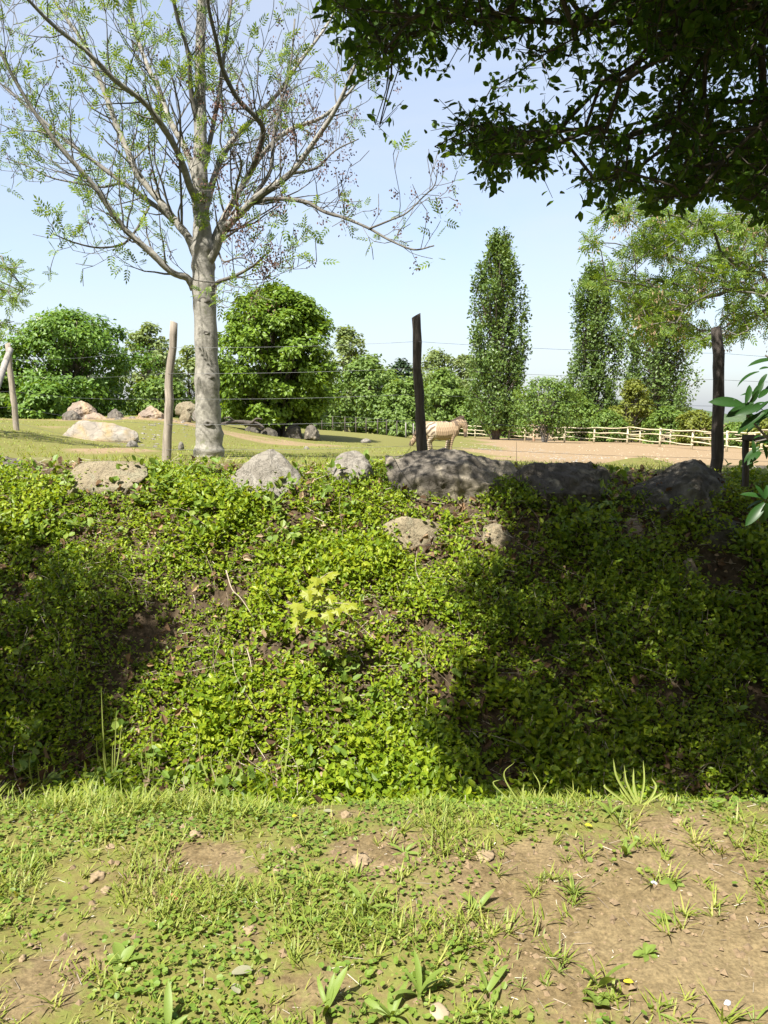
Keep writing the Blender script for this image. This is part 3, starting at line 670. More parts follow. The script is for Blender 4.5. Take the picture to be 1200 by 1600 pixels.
    for k, (pp, r0, r1, dy) in enumerate(limbs):
        n = len(pp); dep = np.array([(i / (n - 1)) ** 1.1 * dy for i in range(n)])
        if k in (9, 10, 14, 15, 16, 17, 18): dep += {9: .2, 10: -.25, 14: -.2, 15: .2, 16: 1.0, 17: -.4, 18: -.3}[k] * (1 - np.arange(n) / n)
        if k == 11: dep = np.linspace(-1.1, -1.3, n)
        P = np.array([at(x, y, D + d) for (x, y), d in zip(pp, dep)]); P[1:] += st.normal(size=(n - 1, 3)) * .012
        Ps = smooth_path(P, 6); rr = np.linspace(r0 * .9, r1 * .85, len(Ps)) * mpx
        V, q, t = tube(Ps, rr * (1 + .05 * st.normal(size=len(rr))), 9, rough=.1, seed=k)
        obj('limb', V, [q, t], M['ashbark'] if r0 > 5.5 else M['twigbark'], root, True)
        seg = nrm(np.gradient(Ps, axis=0)); Ltot = np.sum(np.linalg.norm(np.diff(Ps, axis=0), axis=1))
        nb = int(Ltot * 7.5) + 2
        for i in range(nb):
            f = .16 + .84 * (i + st.random()) / nb; j = min(len(Ps) - 1, int(f * (len(Ps) - 1))); tdir = seg[j]
            side = nrm(np.cross(tdir, st.normal(size=3))); d = nrm(tdir * .75 + side * (.75 + .3 * st.random()) + np.array([0, 0, .15]))
            ln = (.35 + .95 * st.random()) * (1.05 - .55 * f) * (1.0 if r0 > 4 else .6); p = Ps[j].copy(); rad = max(rr[j] * .34, .004)
            ns = max(3, int(ln / .12)); prev = p
            for s in range(ns):
                d = nrm(d + np.array([0, 0, .13]) + st.normal(size=3) * .16); nxt = prev + d * ln / ns
                A_.append(prev); B_.append(nxt); f1 = rad * (1 - .75 * s / ns); f2 = rad * (1 - .75 * (s + 1) / ns); ra_.append(max(f1, .003)); rb_.append(max(f2, .0028))
                if s > 0 and st.random() < .7:
                    sd_ = nrm(np.cross(d, st.normal(size=3))); dd = nrm(d * .6 + sd_ + np.array([0, 0, .25])); l2 = .08 + .22 * st.random(); q0 = nxt
                    for s2 in range(2):
                        dd = nrm(dd + np.array([0, 0, .22]) + st.normal(size=3) * .1); q1 = q0 + dd * l2 / 2; A_.append(q0); B_.append(q1); ra_.append(.004); rb_.append(.003); q0 = q1
                    tips.append((q0, dd, pp))
                prev = nxt
            tips.append((prev, d, pp))
    V, q = edges_mesh(A_, B_, ra_, rb_, 4); tag(obj('twigs', V, [q], M['twigbark'], root), kind='stuff')
    for p, d, pp in tips:
        px, py, _ = proj(p); left = 1 - sstep(150, 420, px); prob = .18 + .42 * left
        if py > 330: prob = .5
        if st.random() < prob:
            for c in range(st.integers(2, 5)):
                leafP.append(p + st.normal(size=3) * .02); leafD.append(nrm(d * .5 + st.normal(size=3) * .75 + np.array([0, 0, .1])))
        elif st.random() < (.10 + .42 * sstep(280, 400, px) * sstep(60, 220, py)): seedP.append(p + np.array([0, 0, -.05]))
    for (x, y, n) in [(415, 405, 22), (375, 380, 8), (365, 345, 6), (345, 290, 8), (375, 350, 6), (300, 235, 6), (480, 165, 6), (440, 330, 5), (470, 235, 6), (340, 175, 7), (335, 170, 5), (500, 205, 5), (375, 135, 5)]:
        for _ in range(n): seedP.append(at(x + st.normal() * 13, y + st.normal() * 13, D - .9 + st.normal() * .3))
    for (x, y, nn) in [(316, 312, 16), (318, 345, 14), (312, 120, 10), (275, 125, 12), (312, 92, 10), (240, 40, 14), (375, 25, 10), (422, 95, 10)]:   # tufts sprouting on the trunk and limbs
        for _ in range(nn): leafP.append(at(x + st.normal() * 9, y + st.normal() * 9, D - .18 + st.normal() * .05)); leafD.append(nrm(st.normal(size=3) + np.array([0, -.5, .3])))
    leafP = np.array(leafP); leafD = np.array(leafD); n = len(leafP)
    nr = nrm(st.normal(size=(n, 3)) * .5 + np.array([0, 0, .8])); V, fc = scatter(PIN_V, PIN_F, leafP, leafD, nr, .095 + .085 * st.random(n))
    tag(obj('foliage', V, fc, M['ashleaf'], root), kind='stuff')
    sP = np.repeat(np.array(seedP), 16, 0); n = len(sP); sP = sP + st.normal(size=(n, 3)) * np.array([.028, .028, .035])
    V, fc = scatter(RHOMB_V, RHOMB_F, sP, nrm(st.normal(size=(n, 3)) * .6 + np.array([0, 0, -.8])), rnd_dir(n), .03, .03)
    tag(obj('seed_clusters', V, fc, M['seed'], root), kind='stuff')
build_ash()

# ------------------------------------------------------------------ shade targets on the bank (where the trees outside the picture throw their shade)
LIT = [(-60, 745), (60, 748), (590, 735), (600, 780), (790, 790), (790, 850), (715, 915), (690, 960), (745, 1010), (690, 1090), (640, 1130), (690, 1190), (720, 1250), (240, 1230), (180, 1185), (215, 1110), (245, 1060), (290, 1000), (270, 935), (190, 875), (110, 865), (20, 850), (0, 830), (-60, 820)]
SHADE_R = [(815, 715), (825, 770), (805, 850), (735, 915), (705, 960), (765, 1010), (705, 1090), (660, 1130), (705, 1190), (740, 1262), (1250, 1270), (1900, 1270), (1900, 700)]
SHADE_L = [(190, 1200), (215, 1115), (240, 1065), (275, 1000), (255, 945), (180, 890), (105, 880), (10, 862), (-20, 800), (-60, 700), (-700, 690), (-700, 1230), (120, 1222)]
CANOPY = [(488, -60), (500, 45), (528, 90), (560, 175), (560, 220), (640, 232), (700, 235), (740, 245), (716, 330), (790, 322), (800, 270), (850, 300), (900, 330), (960, 325), (1010, 328), (1080, 335), (1130, 335), (1175, 345), (1260, 360), (1260, -60)]
def sample_poly(poly, n):
    poly = np.array(poly, float); lo = poly.min(0); hi = poly.max(0); out = []
    while len(out) < n:
        q = lo + rng.random((n * 2, 2)) * (hi - lo); q = q[in_poly(q[:, 0], q[:, 1], poly)]; out.extend(q.tolist())
    return np.array(out[:n])
def must_stay_lit(P, soft=False):
    L = landing(P); px, py, dep = proj(L)
    bad = (L[:, 1] < 3.45) & (L[:, 0] > -3) & (L[:, 0] < 3.2)
    bad |= (L[:, 1] > 9.2)
    bad |= in_poly(px, py, LIT) & ((px < 650) | (not soft))
    return bad
def leaf_clusters(C, per, spread, leaf, mat, parent, name='foliage', droop=.25, tv=OVAL_V, tf=OVAL_F, check=None, twigs=None):
    n = len(C) * per; nt = 4; td = nrm(rng.normal(size=(len(C), nt, 3)) + np.array([0, 0, -.25])) * (spread * (1.2 + .9 * rng.random((len(C), nt, 1))))
    which = rng.integers(0, nt, (len(C), per)); fr = rng.random((len(C), per, 1)) ** .6
    P = (C[:, None] + np.take_along_axis(td, which[..., None].repeat(3, 2), 1) * fr).reshape(-1, 3) + rng.normal(size=(n, 3)) * spread * .09
    if twigs is not None:
        px, py, dep = proj(C); v = (dep > .1) & (py > -60) & (py < 700) & (px > -40) & (px < 1240); A = np.repeat(C[v], nt, 0); E = A + td[v].reshape(-1, 3) * .85; okt = ~check(E) if check is not None else np.ones(len(E), bool); A = A[okt]; E = E[okt]; V, q = edges_mesh(A, E, np.full(len(A), .0024), np.full(len(A), .0014), 3)
        tag(obj('twigs', V, [q], twigs, parent), kind='stuff')
    if check is not None: P = P[~check(P)]; n = len(P)
    nr = nrm(rng.normal(size=(n, 3)) * .55 + np.array([0, 0, .8])); ax = nrm(rng.normal(size=(n, 3)) + np.array([0, 0, -droop]))
    V, fc = scatter(tv, tf, P, ax, nr, leaf * (.7 + .6 * rng.random(n)))
    o = obj(name, V, fc, mat, parent); tag(o, kind='stuff'); return o
def ragged(px): return 130 * np.maximum(0, vn(px / 70, px * 0 + .5, 93) + .4 * vn(px / 21, px * 0 + .5, 94) - .62)      # uneven lower hem of the crown
def build_overhang():
    # points of the crown over the bank, found from the shade it throws and from what shows at the top of the view
    S = np.concatenate([sample_poly(SHADE_R, 3800), sample_poly([(605, 705), (815, 715), (815, 780), (605, 775)], 110), sample_poly([(815, 700), (1260, 700), (1260, 880), (815, 880)], 1100)]); G = hit(S[:, 0], S[:, 1]); G = G[(G[:, 1] > 3.5) & (G[:, 1] < 8.9)]
    posts = np.stack([.35 + rng.random(260) * 3.6, np.full(260, 8.2), 1 + 1.4 * rng.random(260)], 1)
    G = np.concatenate([G, posts[(posts[:, 0] > .8) | (rng.random(260) < .5)]])
    pc = np.stack([.33 + .16 * rng.random(70), np.full(70, 8.25), 1.2 + 1.3 * rng.random(70)], 1); zc = np.full(len(G), 0.0); G = np.concatenate([G, pc]); zc = np.concatenate([zc, np.full(70, 1.9)])
    P1 = np.zeros_like(G); open_ = np.ones(len(G), bool)
    for attempt in range(8):          # higher in the crown where lower leaves would hang into the open view
        zz = 3.8 + zc + .45 * attempt + 1.6 * rng.random(len(G)); C1 = G - SD * ((zz - G[:, 2]) / -SD[2])[:, None]; px, py, dep = proj(C1)
        vis = (dep > .1) & (py > -70) & (px > -80) & (px < 1280) & (py < 1700); ok = open_ & (~vis | (in_poly(px, py, CANOPY) & (rng.random(len(G)) < .08 + .2 * sstep(900, 1120, px))))
        P1[ok] = C1[ok]; open_ &= ~ok
    P1 = P1[~open_]
    Q = sample_poly(CANOPY, 2600); Q = Q[in_poly(Q[:, 0], Q[:, 1] + ragged(Q[:, 0]), CANOPY)]; dens = .19 + .27 * sstep(840, 1120, Q[:, 0]) + .30 * sstep(70, 5, Q[:, 1]) - .42 * sstep(330, 400, Q[:, 1]); nz = .8 * vn(Q[:, 0] / 60, Q[:, 1] / 40, 91) + .2 * rng.random(len(Q))
    dens = dens + .07 * sstep(100, 160, Q[:, 1]) * sstep(920, 840, Q[:, 0])
    Q = Q[nz < dens]; P2 = np.array([at(x, y, 3.7 + 2.9 * rng.random()) for x, y in Q])
    P2 = P2[~must_stay_lit(P2, True)]
    P3 = rnd_dir(1500) * rng.random((1500, 1)) ** .4 * np.array([3.6, 4.6, 3.0]) + np.array([4.1, 2.2, 5.9]); P3 = P3[P3[:, 2] > 2.6]; P3 = P3[~must_stay_lit(P3)]
    px, py, dep = proj(P3); P3 = P3[~((dep > .1) & (py > -70) & (px > -80) & (px < 1290) & (py < 1700))]
    C = np.concatenate([P1, P2, P3]); d = np.linalg.norm(C - np.array([0, 0, CZ]), axis=1); C = C[d > 2.4]
    bx = np.array([3.55, 3.0, 0]); bx[2] = terrain(bx[0], bx[1]) - .1
    root = empty('overhanging_tree', bx); tag(root, 'dark oval-leaved tree overhanging the bank from the upper right', 'tree')
    rp = smooth_path([bx, bx + np.array([-.05, .1, 1.0]), bx + np.array([-.2, .3, 2.2]), bx + np.array([-.45, .55, 3.3]), bx + np.array([-.8, .7, 4.3])], 3)
    V, q, t = tube(rp, np.linspace(.2, .1, len(rp)), 12, rough=.12); obj('trunk', V, [q, t], M['darkbark'], root, True)
    A, B, ra, rb = grow(C, rp[4:], .25, .0035, .40, .28, .075)
    V, q = edges_mesh(A, B, ra, rb, 4); tag(obj('branches', V, [q], M['darkbark'], root, True), kind='stuff')
    def chk(P):
        px, py, dep = proj(P); bad = np.where((dep > .1) & (py > -60) & (px > 400), must_stay_lit(P, True), must_stay_lit(P))
        bad |= (dep > .1) & (py > -20) & (px < 1230) & (px > -30) & ~in_poly(px, py + ragged(px), np.array(CANOPY) + np.array([0, 8]))
        return bad
    px, py, dep = proj(C); seen = (dep > .1) & (py > -90) & (py < 1700) & (px > -90) & (px < 1300)
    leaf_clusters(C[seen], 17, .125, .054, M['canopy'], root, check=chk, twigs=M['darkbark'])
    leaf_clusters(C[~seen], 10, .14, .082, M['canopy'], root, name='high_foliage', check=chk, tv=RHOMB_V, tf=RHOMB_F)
build_overhang()
def build_left_shade():
    S = sample_poly(SHADE_L, 2000); G = hit(S[:, 0], S[:, 1]); G = G[(G[:, 1] > 3.4) & (G[:, 1] < 8.6)]
    t = (2.9 + 2.4 * rng.random(len(G)) - G[:, 2]) / -SD[2]; C = G - SD * t[:, None]
    P3 = rnd_dir(900) * rng.random((900, 1)) ** .4 * np.array([2.4, 2.8, 1.9]) + np.array([-5.3, 1.6, 4.6]); P3 = P3[~must_stay_lit(P3)]; C = np.concatenate([C, P3])
    px, py, dep = proj(C); vis = (dep > .1) & (py > -60) & (px > -80) & (px < 1280) & (py < 1700); C = C[~vis]
    bx = np.array([-5.0, 1.6, 0]); bx[2] = terrain(bx[0], bx[1]) - .1
    root = empty('shade_tree', bx); tag(root, 'leafy tree beyond the left picture edge that shades the lower bank', 'tree')
    rp = smooth_path([bx, bx + np.array([.05, .1, 1.0]), bx + np.array([.1, .2, 2.0]), bx + np.array([.3, .3, 3.0])], 3)
    V, q, t = tube(rp, np.linspace(.16, .09, len(rp)), 10, rough=.12); obj('trunk', V, [q, t], M['darkbark'], root, True)
    A, B, ra, rb = grow(C, rp[3:], .25, .0035, .40, .3, .07); V, q = edges_mesh(A, B, ra, rb, 3); tag(obj('branches', V, [q], M['darkbark'], root, True), kind='stuff')
    def chk(P):
        bad = must_stay_lit(P); px, py, dep = proj(P); return bad | ((dep > .1) & (py > -10) & (py < 1650) & (px > -15) & (px < 1210))
    leaf_clusters(C, 10, .14, .085, M['canopy'], root, check=chk, tv=RHOMB_V, tf=RHOMB_F)
build_left_shade()
for k_, (tx, ty, th, lb) in enumerate([(-15, -5.5, 13, 'outermost tall sky-blocking tree added behind and left of the viewpoint'), (-10, -8, 14, 'tall sky-blocking tree added behind the viewpoint, farther left'), (-5.2, -9, 15, 'tall sky-blocking tree added behind the viewpoint, nearer left'), (-.5, -9.2, 15, 'tall sky-blocking tree added straight behind the viewpoint'), (4.2, -8.6, 15, 'tall sky-blocking tree added behind the viewpoint, nearer right'), (8.8, -6.2, 14, 'tall sky-blocking tree added behind the viewpoint, farther right'),
        (10.0, -1.0, 13, 'broad sky-blocking tree added right of the viewpoint'), (9.6, 4.0, 11, 'broad sky-blocking tree added beyond the right end of the ditch'), (-13.0, .0, 12, 'broad sky-blocking tree added left of the viewpoint'), (-11.5, 5.0, 8, 'broad sky-blocking tree added beyond the left end of the ditch')]):  # unseen trees added to cut the sky light and deepen the bank shade
    zt = float(terrain(tx, ty)); st_ = np.random.default_rng(400 + k_); rt = empty('sky_block_tree', (tx, ty, zt - .05)); tag(rt, lb, 'tree', 'unseen trees added to block sky light'); o_ = np.array([tx, ty, zt])
    pth = smooth_path([o_, o_ + np.array([.1, .1, th * .3]), o_ + np.array([-.1, .2, th * .6]), o_ + np.array([0, 0, th * .9])], 4); V, q, t = tube(pth, np.linspace(.24, .05, len(pth)), 9, rough=.1); obj('trunk', V, [q, t], M['bark'], rt, True)
    cl_ = nrm(st_.normal(size=(110, 3))) * st_.random((110, 1)) ** .4 * np.array([3.3, 3.1, th * .46]) + o_ + np.array([0, 0, th * .52]); cl_ = np.repeat(cl_, 34, 0); n_ = len(cl_); cl_ = cl_ + st_.normal(size=(n_, 3)) * .42
    V, fc = scatter(RHOMB_V, RHOMB_F, cl_, nrm(st_.normal(size=(n_, 3))), nrm(st_.normal(size=(n_, 3)) * .6 + np.array([0, 0, .8])), .36 + .22 * st_.random(n_)); tag(obj('crown', V, fc, M['bushy'], rt), kind='stuff')
    V, q = edges_mesh(np.tile(pth[5], (40, 1)), cl_[::n_ // 40][:40], np.full(40, .06), np.full(40, .02), 5); tag(obj('branches', V, [q], M['bark'], rt), kind='stuff')
def side_tree(name, label, polys, npts, dr, base, hub, mat, seedmat, per, size, r_max, bark='twigbark', seeds=.12):
    C = []
    for poly, n in polys:
        Q = sample_poly(poly, n); nz = vn(Q[:, 0] / 34, Q[:, 1] / 22, 95); Q = Q[nz > .38]
        C.append(np.array([at(x, y, dr[0] + (dr[1] - dr[0]) * rng.random()) for x, y in Q]))
    C = np.concatenate(C); bx = np.array(base, float); bx[2] = terrain(bx[0], bx[1]) - .1
    root = empty(name, bx); tag(root, label, 'tree')
    rp = smooth_path([bx, bx * .7 + np.array(hub) * .3 + np.array([.1, 0, .2]), np.array(hub), np.array(hub) + np.array([(hub[0] - bx[0]) * .2, 0, 1.6])], 4)
    V, q, t = tube(rp, np.linspace(.17, .06, len(rp)), 10, rough=.1); obj('trunk', V, [q, t], M['ashbark'], root, True)
    A, B, ra, rb = grow(C, rp[3:], .3, .0045, .40, .35, r_max); V, q = edges_mesh(A, B, ra, rb, 5); tag(obj('branches', V, [q], M[bark], root, True), kind='stuff')
    leaf_clusters(C, per, .07, size, mat, root, tv=PIN_V, tf=PIN_F, droop=.1)
    if seeds:
        s_ = C[rng.random(len(C)) < seeds]; P = np.repeat(s_, 22, 0) + rng.normal(size=(len(s_) * 22, 3)) * np.array([.05, .05, .09]) - np.array([0, 0, .08]); n = len(P)
        V, fc = scatter(RHOMB_V, RHOMB_F, P, nrm(rng.normal(size=(n, 3)) * .3 + np.array([0, 0, -1])), rnd_dir(n), .05, .03); tag(obj('seed_clusters', V, fc, seedmat, root), kind='stuff')
side_tree('ash_tree', 'yellow green ash reaching in from the right with hanging pale seed bunches',
          [([(905, 385), (940, 330), (1010, 300), (1100, 330), (1210, 330), (1210, 520), (1120, 530), (1100, 545), (1060, 530), (990, 530), (960, 480), (975, 440), (930, 450), (900, 420)], 1150), ([(1210, 300), (1500, 250), (1600, 520), (1210, 540)], 300)],
          0, (10.3, 12.8), (7.9, 12.0, 0), (7.6, 11.8, 3.0), M['ashleaf2'], M['samara'], 4, .16, .055, seeds=.11)
side_tree('ash_tree', 'thin-leaved tree spraying in at the left picture edge', [([(-160, 380), (20, 400), (50, 410), (48, 470), (25, 510), (-30, 530), (-160, 560)], 240)],
          0, (10.4, 11.6), (-7.6, 11.2, 0), (-7.3, 11.0, 2.6), M['ashleaf'], M['seed'], 4, .13, .04, seeds=0)

# ------------------------------------------------------------------ boulders
def boulder(name, label, box, D, depth, mat, seed=0, pts=None, group=None, rough=.05, sink=.25, levels=4, parent=None, cat='boulder', round_=1):
    """box = (x0, x1, y0, y1) in picture pixels at distance D; depth in metres; pts in box units (x -1..1, y -1..1, z 0..1)"""
    st = random.Random(seed); x0, x1, y0, y1 = box
    a = at((x0 + x1) / 2, y1, D); top = at((x0 + x1) / 2, y0, D); hw = (x1 - x0) / 2 * D / F; H = top[2] - a[2]
    if pts is None:
        pts = []
        for i in range(26):
            an = st.random() * 6.283; z = st.random() ** .8; r = (1 - z ** 2.6) ** .5 * (.82 + .2 * st.random()); r = max(r, .25)
            pts.append((math.cos(an) * r, math.sin(an) * r, z))
        pts += [(-1, 0, .1), (1, 0, .12), (.1, 0, 1), (-.2, .3, .95)]
    pts = list(pts) + [(x * .95, y * .95, -sink) for x, y, z in pts if z < .5]
    bm = bmesh.new()
    for x, y, z in pts: bm.verts.new((x * hw, y * depth / 2, z * H))
    res = bmesh.ops.convex_hull(bm, input=bm.verts)
    bmesh.ops.delete(bm, geom=list({g for g in list(res['geom_interior']) + list(res['geom_unused']) if isinstance(g, bmesh.types.BMVert)}), context='VERTS')
    bmesh.ops.triangulate(bm, faces=bm.faces)
    for l in range(levels):
        bmesh.ops.subdivide_edges(bm, edges=[e for e in bm.edges if e.calc_length() > .02], cuts=1, use_grid_fill=True)
        if l == 1:
            for _ in range(round_): bmesh.ops.smooth_vert(bm, verts=bm.verts, factor=.5, use_axis_x=True, use_axis_y=True, use_axis_z=True)
        bm.normal_update()
    sc_ = max(hw, H); so_ = Vector((seed * 3.1, seed * 1.7, 0))
    for v in bm.verts:
        p = v.co / sc_; n1 = noise.fractal(p * 2.2 + so_, 1.0, 2.0, 4); n2 = noise.ridged_multi_fractal(p * 3.5 + so_, 1.0, 2.0, 4, 1.0, 2.0) - 1.0; n1 += .35 * noise.fractal(p * 9 + so_, 1.0, 2.0, 3)
        v.co += v.normal * (n1 * rough * 1.1 - n2 * rough * .35) * sc_
    bmesh.ops.triangulate(bm, faces=bm.faces)
    me = bpy.data.meshes.new(name); bm.to_mesh(me); bm.free(); me.materials.append(mat)
    me.polygons.foreach_set('use_smooth', [True] * len(me.polygons))
    o = bpy.data.objects.new(name, me); col.objects.link(o); o.location = a
    if parent is None: tag(o, label, cat, group)
    else: o.parent = parent; o.location = Vector(a) - Vector(origin(parent))
    return o
GR = 'boulders along the top of the bank'
boulder('boulder', 'pale pointed triangular boulder at the top of the bank', (364, 474, 698, 774), 7.42, .5, M['rock_pale'], 3,
        [(-1, -.5, .42), (-.95, .2, .35), (-.92, -.9, .05), (-.3, -.1, .86), (.13, .0, 1.0), (.2, .3, .98), (.55, -.2, .72), (.98, -.1, .40), (1, -.6, .12), (.4, -1, .1), (-.4, -1, .12), (0, 1, .3), (.8, .8, .2), (-.8, .8, .2), (.1, -.55, .62)], GR, .03, round_=1)
boulder('boulder', 'rounded grey boulder beside the triangular one', (506, 590, 699, 748), 7.7, .6, M['rock_pale'], 5,
        [(-1, 0, .2), (-.55, -.3, .68), (-.1, 0, 1), (.3, .1, .97), (.7, -.2, .62), (1, 0, .12), (0, -1, .25), (.5, -.9, .2), (-.6, -.8, .2), (0, 1, .3)], GR, .05, round_=2)
boulder('boulder', 'low flat tan slab on the bank top near the light post', (104, 242, 720, 768), 7.56, .65, M['rock_tan'], 7,
        [(-1, -.4, .45), (-.75, .3, .95), (-.4, 0, 1), (.4, .2, .98), (.85, .1, .9), (1, -.3, .6), (.6, -1, .2), (-.5, -1, .2), (-.9, -.9, .1), (0, 1, .9)], GR, .025)
boulder('boulder', 'small bluish grey stone beside the ash trunk foot', (264, 294, 724, 742), 8.0, .2, M['rock_grey'], 8, None, GR, .06, levels=3)
boulder('boulder', 'small grey stone half hidden in leaves below the ash trunk', (306, 338, 718, 742), 8.3, .25, M['rock_brown'], 9, None, GR, .06, levels=3)
boulder('boulder', 'shaded boulder at the left edge of the bank top', (-70, 84, 712, 775), 8.0, .8, M['rock_grey'], 10, None, GR, .06)
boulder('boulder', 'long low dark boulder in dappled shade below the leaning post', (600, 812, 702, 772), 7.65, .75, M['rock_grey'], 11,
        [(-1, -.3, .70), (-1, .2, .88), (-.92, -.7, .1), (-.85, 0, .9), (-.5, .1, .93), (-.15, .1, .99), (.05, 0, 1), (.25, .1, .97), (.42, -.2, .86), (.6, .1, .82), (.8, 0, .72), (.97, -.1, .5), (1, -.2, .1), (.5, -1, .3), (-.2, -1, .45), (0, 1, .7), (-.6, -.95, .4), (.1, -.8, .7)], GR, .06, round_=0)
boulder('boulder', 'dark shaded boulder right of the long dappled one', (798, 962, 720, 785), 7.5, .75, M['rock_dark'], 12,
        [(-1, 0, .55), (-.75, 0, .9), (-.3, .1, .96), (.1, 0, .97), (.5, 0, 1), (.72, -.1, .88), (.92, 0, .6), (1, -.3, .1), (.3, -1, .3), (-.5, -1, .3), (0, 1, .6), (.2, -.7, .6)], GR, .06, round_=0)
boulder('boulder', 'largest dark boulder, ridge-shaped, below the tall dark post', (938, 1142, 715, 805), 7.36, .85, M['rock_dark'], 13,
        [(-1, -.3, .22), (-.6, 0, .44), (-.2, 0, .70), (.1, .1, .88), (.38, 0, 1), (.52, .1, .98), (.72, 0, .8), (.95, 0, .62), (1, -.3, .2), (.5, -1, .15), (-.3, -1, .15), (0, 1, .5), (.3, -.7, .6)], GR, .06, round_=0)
boulder('boulder', 'pale weathered rock bulging out of the sunlit ivy', (594, 714, 804, 896), 6.96, .45, M['rock_tan'], 14,
        [(-1, 0, .85), (-.5, -.2, 1), (.3, -.3, .95), (.9, 0, .8), (1, -.2, .4), (.8, -.7, .1), (.1, -1, .35), (-.5, -.8, .5), (-.8, -.3, .3), (0, 1, .5)], 'rocks showing through the ivy', .035)
boulder('boulder', 'small pale rock at the shade edge right of the ivy rock', (736, 806, 816, 882), 6.95, .4, M['rock_tan'], 15, None, 'rocks showing through the ivy', .05, levels=3)
boulder('boulder', 'sun-flecked rock on the shaded bank under the ridge boulder', (952, 1024, 810, 862), 7.0, .45, M['rock_brown'], 16, None, 'rocks showing through the ivy', .05)
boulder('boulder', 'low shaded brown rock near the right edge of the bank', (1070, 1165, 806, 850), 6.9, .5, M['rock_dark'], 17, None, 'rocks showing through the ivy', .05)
boulder('boulder', 'small brown rock low on the right of the shaded bank', (1112, 1165, 866, 915), 6.72, .35, M['rock_brown'], 18, None, 'rocks showing through the ivy', .05, levels=3)
boulder('boulder', 'small brown rock beside bright sprig on the shaded bank', (1062, 1092, 872, 900), 6.6, .25, M['rock_brown'], 24, None, 'rocks showing through the ivy', .05, levels=3)
boulder('boulder', 'grey field stone behind the wooden rail frame', (1145, 1190, 726, 746), 10, .3, M['rock_pale'], 19, None, GR, .05, levels=3)
boulder('boulder', 'dark stone behind the wooden rail frame', (1168, 1212, 728, 752), 9.3, .3, M['rock_dark'], 20, None, GR, .05, levels=3)
GF = 'boulders lying in the paddock'
boulder('boulder', 'long pale ochre boulder lying on the paddock grass', (94, 220, 655, 692), 15, .9, M['rock_ochre'], 31,
        [(-1, 0, .15), (-.7, -.1, .75), (-.55, 0, 1), (-.1, .1, .9), (.4, .2, .78), (.75, 0, .6), (1, 0, .4), (.95, -.5, .1), (0, -1, .1), (-.9, -.6, .05), (0, 1, .4), (.25, -.7, .45)], GF, .04)
boulder('boulder', 'largest dark boulder of the pile under the elder bush', (100, 156, 627, 660), 21.5, 1.0, M['rock_brown'], 32, None, GF, .08)
boulder('boulder', 'dark round boulder at the left of the rock pile', (98, 128, 640, 662), 20.5, .6, M['rock_grey'], 33, None, GF, .07, levels=3)
boulder('boulder', 'grey block in the middle of the rock pile', (166, 196, 639, 660), 21, .5, M['rock_grey'], 34, None, GF, .06, levels=3)
boulder('boulder', 'brown low rock between the pile boulders', (126, 172, 645, 664), 20.8, .5, M['rock_brown'], 35, None, GF, .06, levels=3)
boulder('boulder', 'grey angular rock right of the rock pile', (195, 218, 650, 668), 20.5, .45, M['rock_grey'], 36, None, GF, .06, levels=3)
boulder('boulder', 'small grey rock leaning beside the pile', (172, 200, 652, 666), 20.2, .4, M['rock_grey'], 37, None, GF, .06, levels=3)
boulder('boulder', 'broad rough rock on the mound behind the light post', (214, 262, 634, 668), 21, .8, M['rock_brown'], 38, None, GF, .1)
boulder('boulder', 'pale rock on top of the mound left of the ash trunk', (272, 312, 627, 645), 22.5, .6, M['rock_tan'], 39, None, GF, .08, levels=3)
boulder('boulder', 'pale stone lower on the mound by the trunk', (280, 300, 640, 656), 21.5, .35, M['rock_tan'], 40, None, GF, .06, levels=3)
boulder('boulder', 'small pale stone at the right end of the mound', (300, 316, 640, 654), 21.7, .3, M['rock_pale'], 41, None, GF, .06, levels=3)
boulder('boulder', 'ochre stone lying left of the long pale boulder', (38, 62, 664, 677), 16.6, .35, M['rock_ochre'], 42, None, GF, .05, levels=3)
boulder('boulder', 'whitish flat stone before the long pale boulder', (197, 216, 688, 698), 13.2, .2, M['rock_pale'], 43, None, GF, .05, levels=3)
boulder('boulder', 'small white stone on the earth patch by the light post', (184, 196, 702, 712), 11.3, .12, M['rock_pale'], 44, None, GF, .05, levels=3)
boulder('boulder', 'small white stone between light post and trunk', (278, 288, 690, 700), 12.5, .12, M['rock_pale'], 45, None, GF, .05, levels=3)
boulder('boulder', 'dark boulder under the right side of the magnolia', (474, 500, 663, 682), 25.2, .6, M['rock_grey'], 46, None, GF, .07, levels=3)
boulder('boulder', 'dark boulder under the left side of the magnolia', (380, 412, 664, 682), 25, .6, M['rock_dark'], 47, None, GF, .07, levels=3)
boulder('boulder', 'dark flat stone among the magnolia stems', (404, 436, 668, 685), 24.6, .5, M['rock_dark'], 48, None, GF, .07, levels=3)
boulder('boulder', 'dark stone between the magnolia stems and the right boulder', (442, 474, 662, 686), 25.4, .5, M['rock_dark'], 49, None, GF, .07, levels=3)
boulder('boulder', 'pale flat stone on the grass right of the magnolia shadow', (563, 580, 685, 691), 25, .4, M['rock_pale'], 50, None, GF, .04, levels=3)
boulder('boulder', 'small pale stone on the grass below the magnolia', (474, 484, 697, 703), 16, .12, M['rock_pale'], 51, None, GF, .04, levels=3)
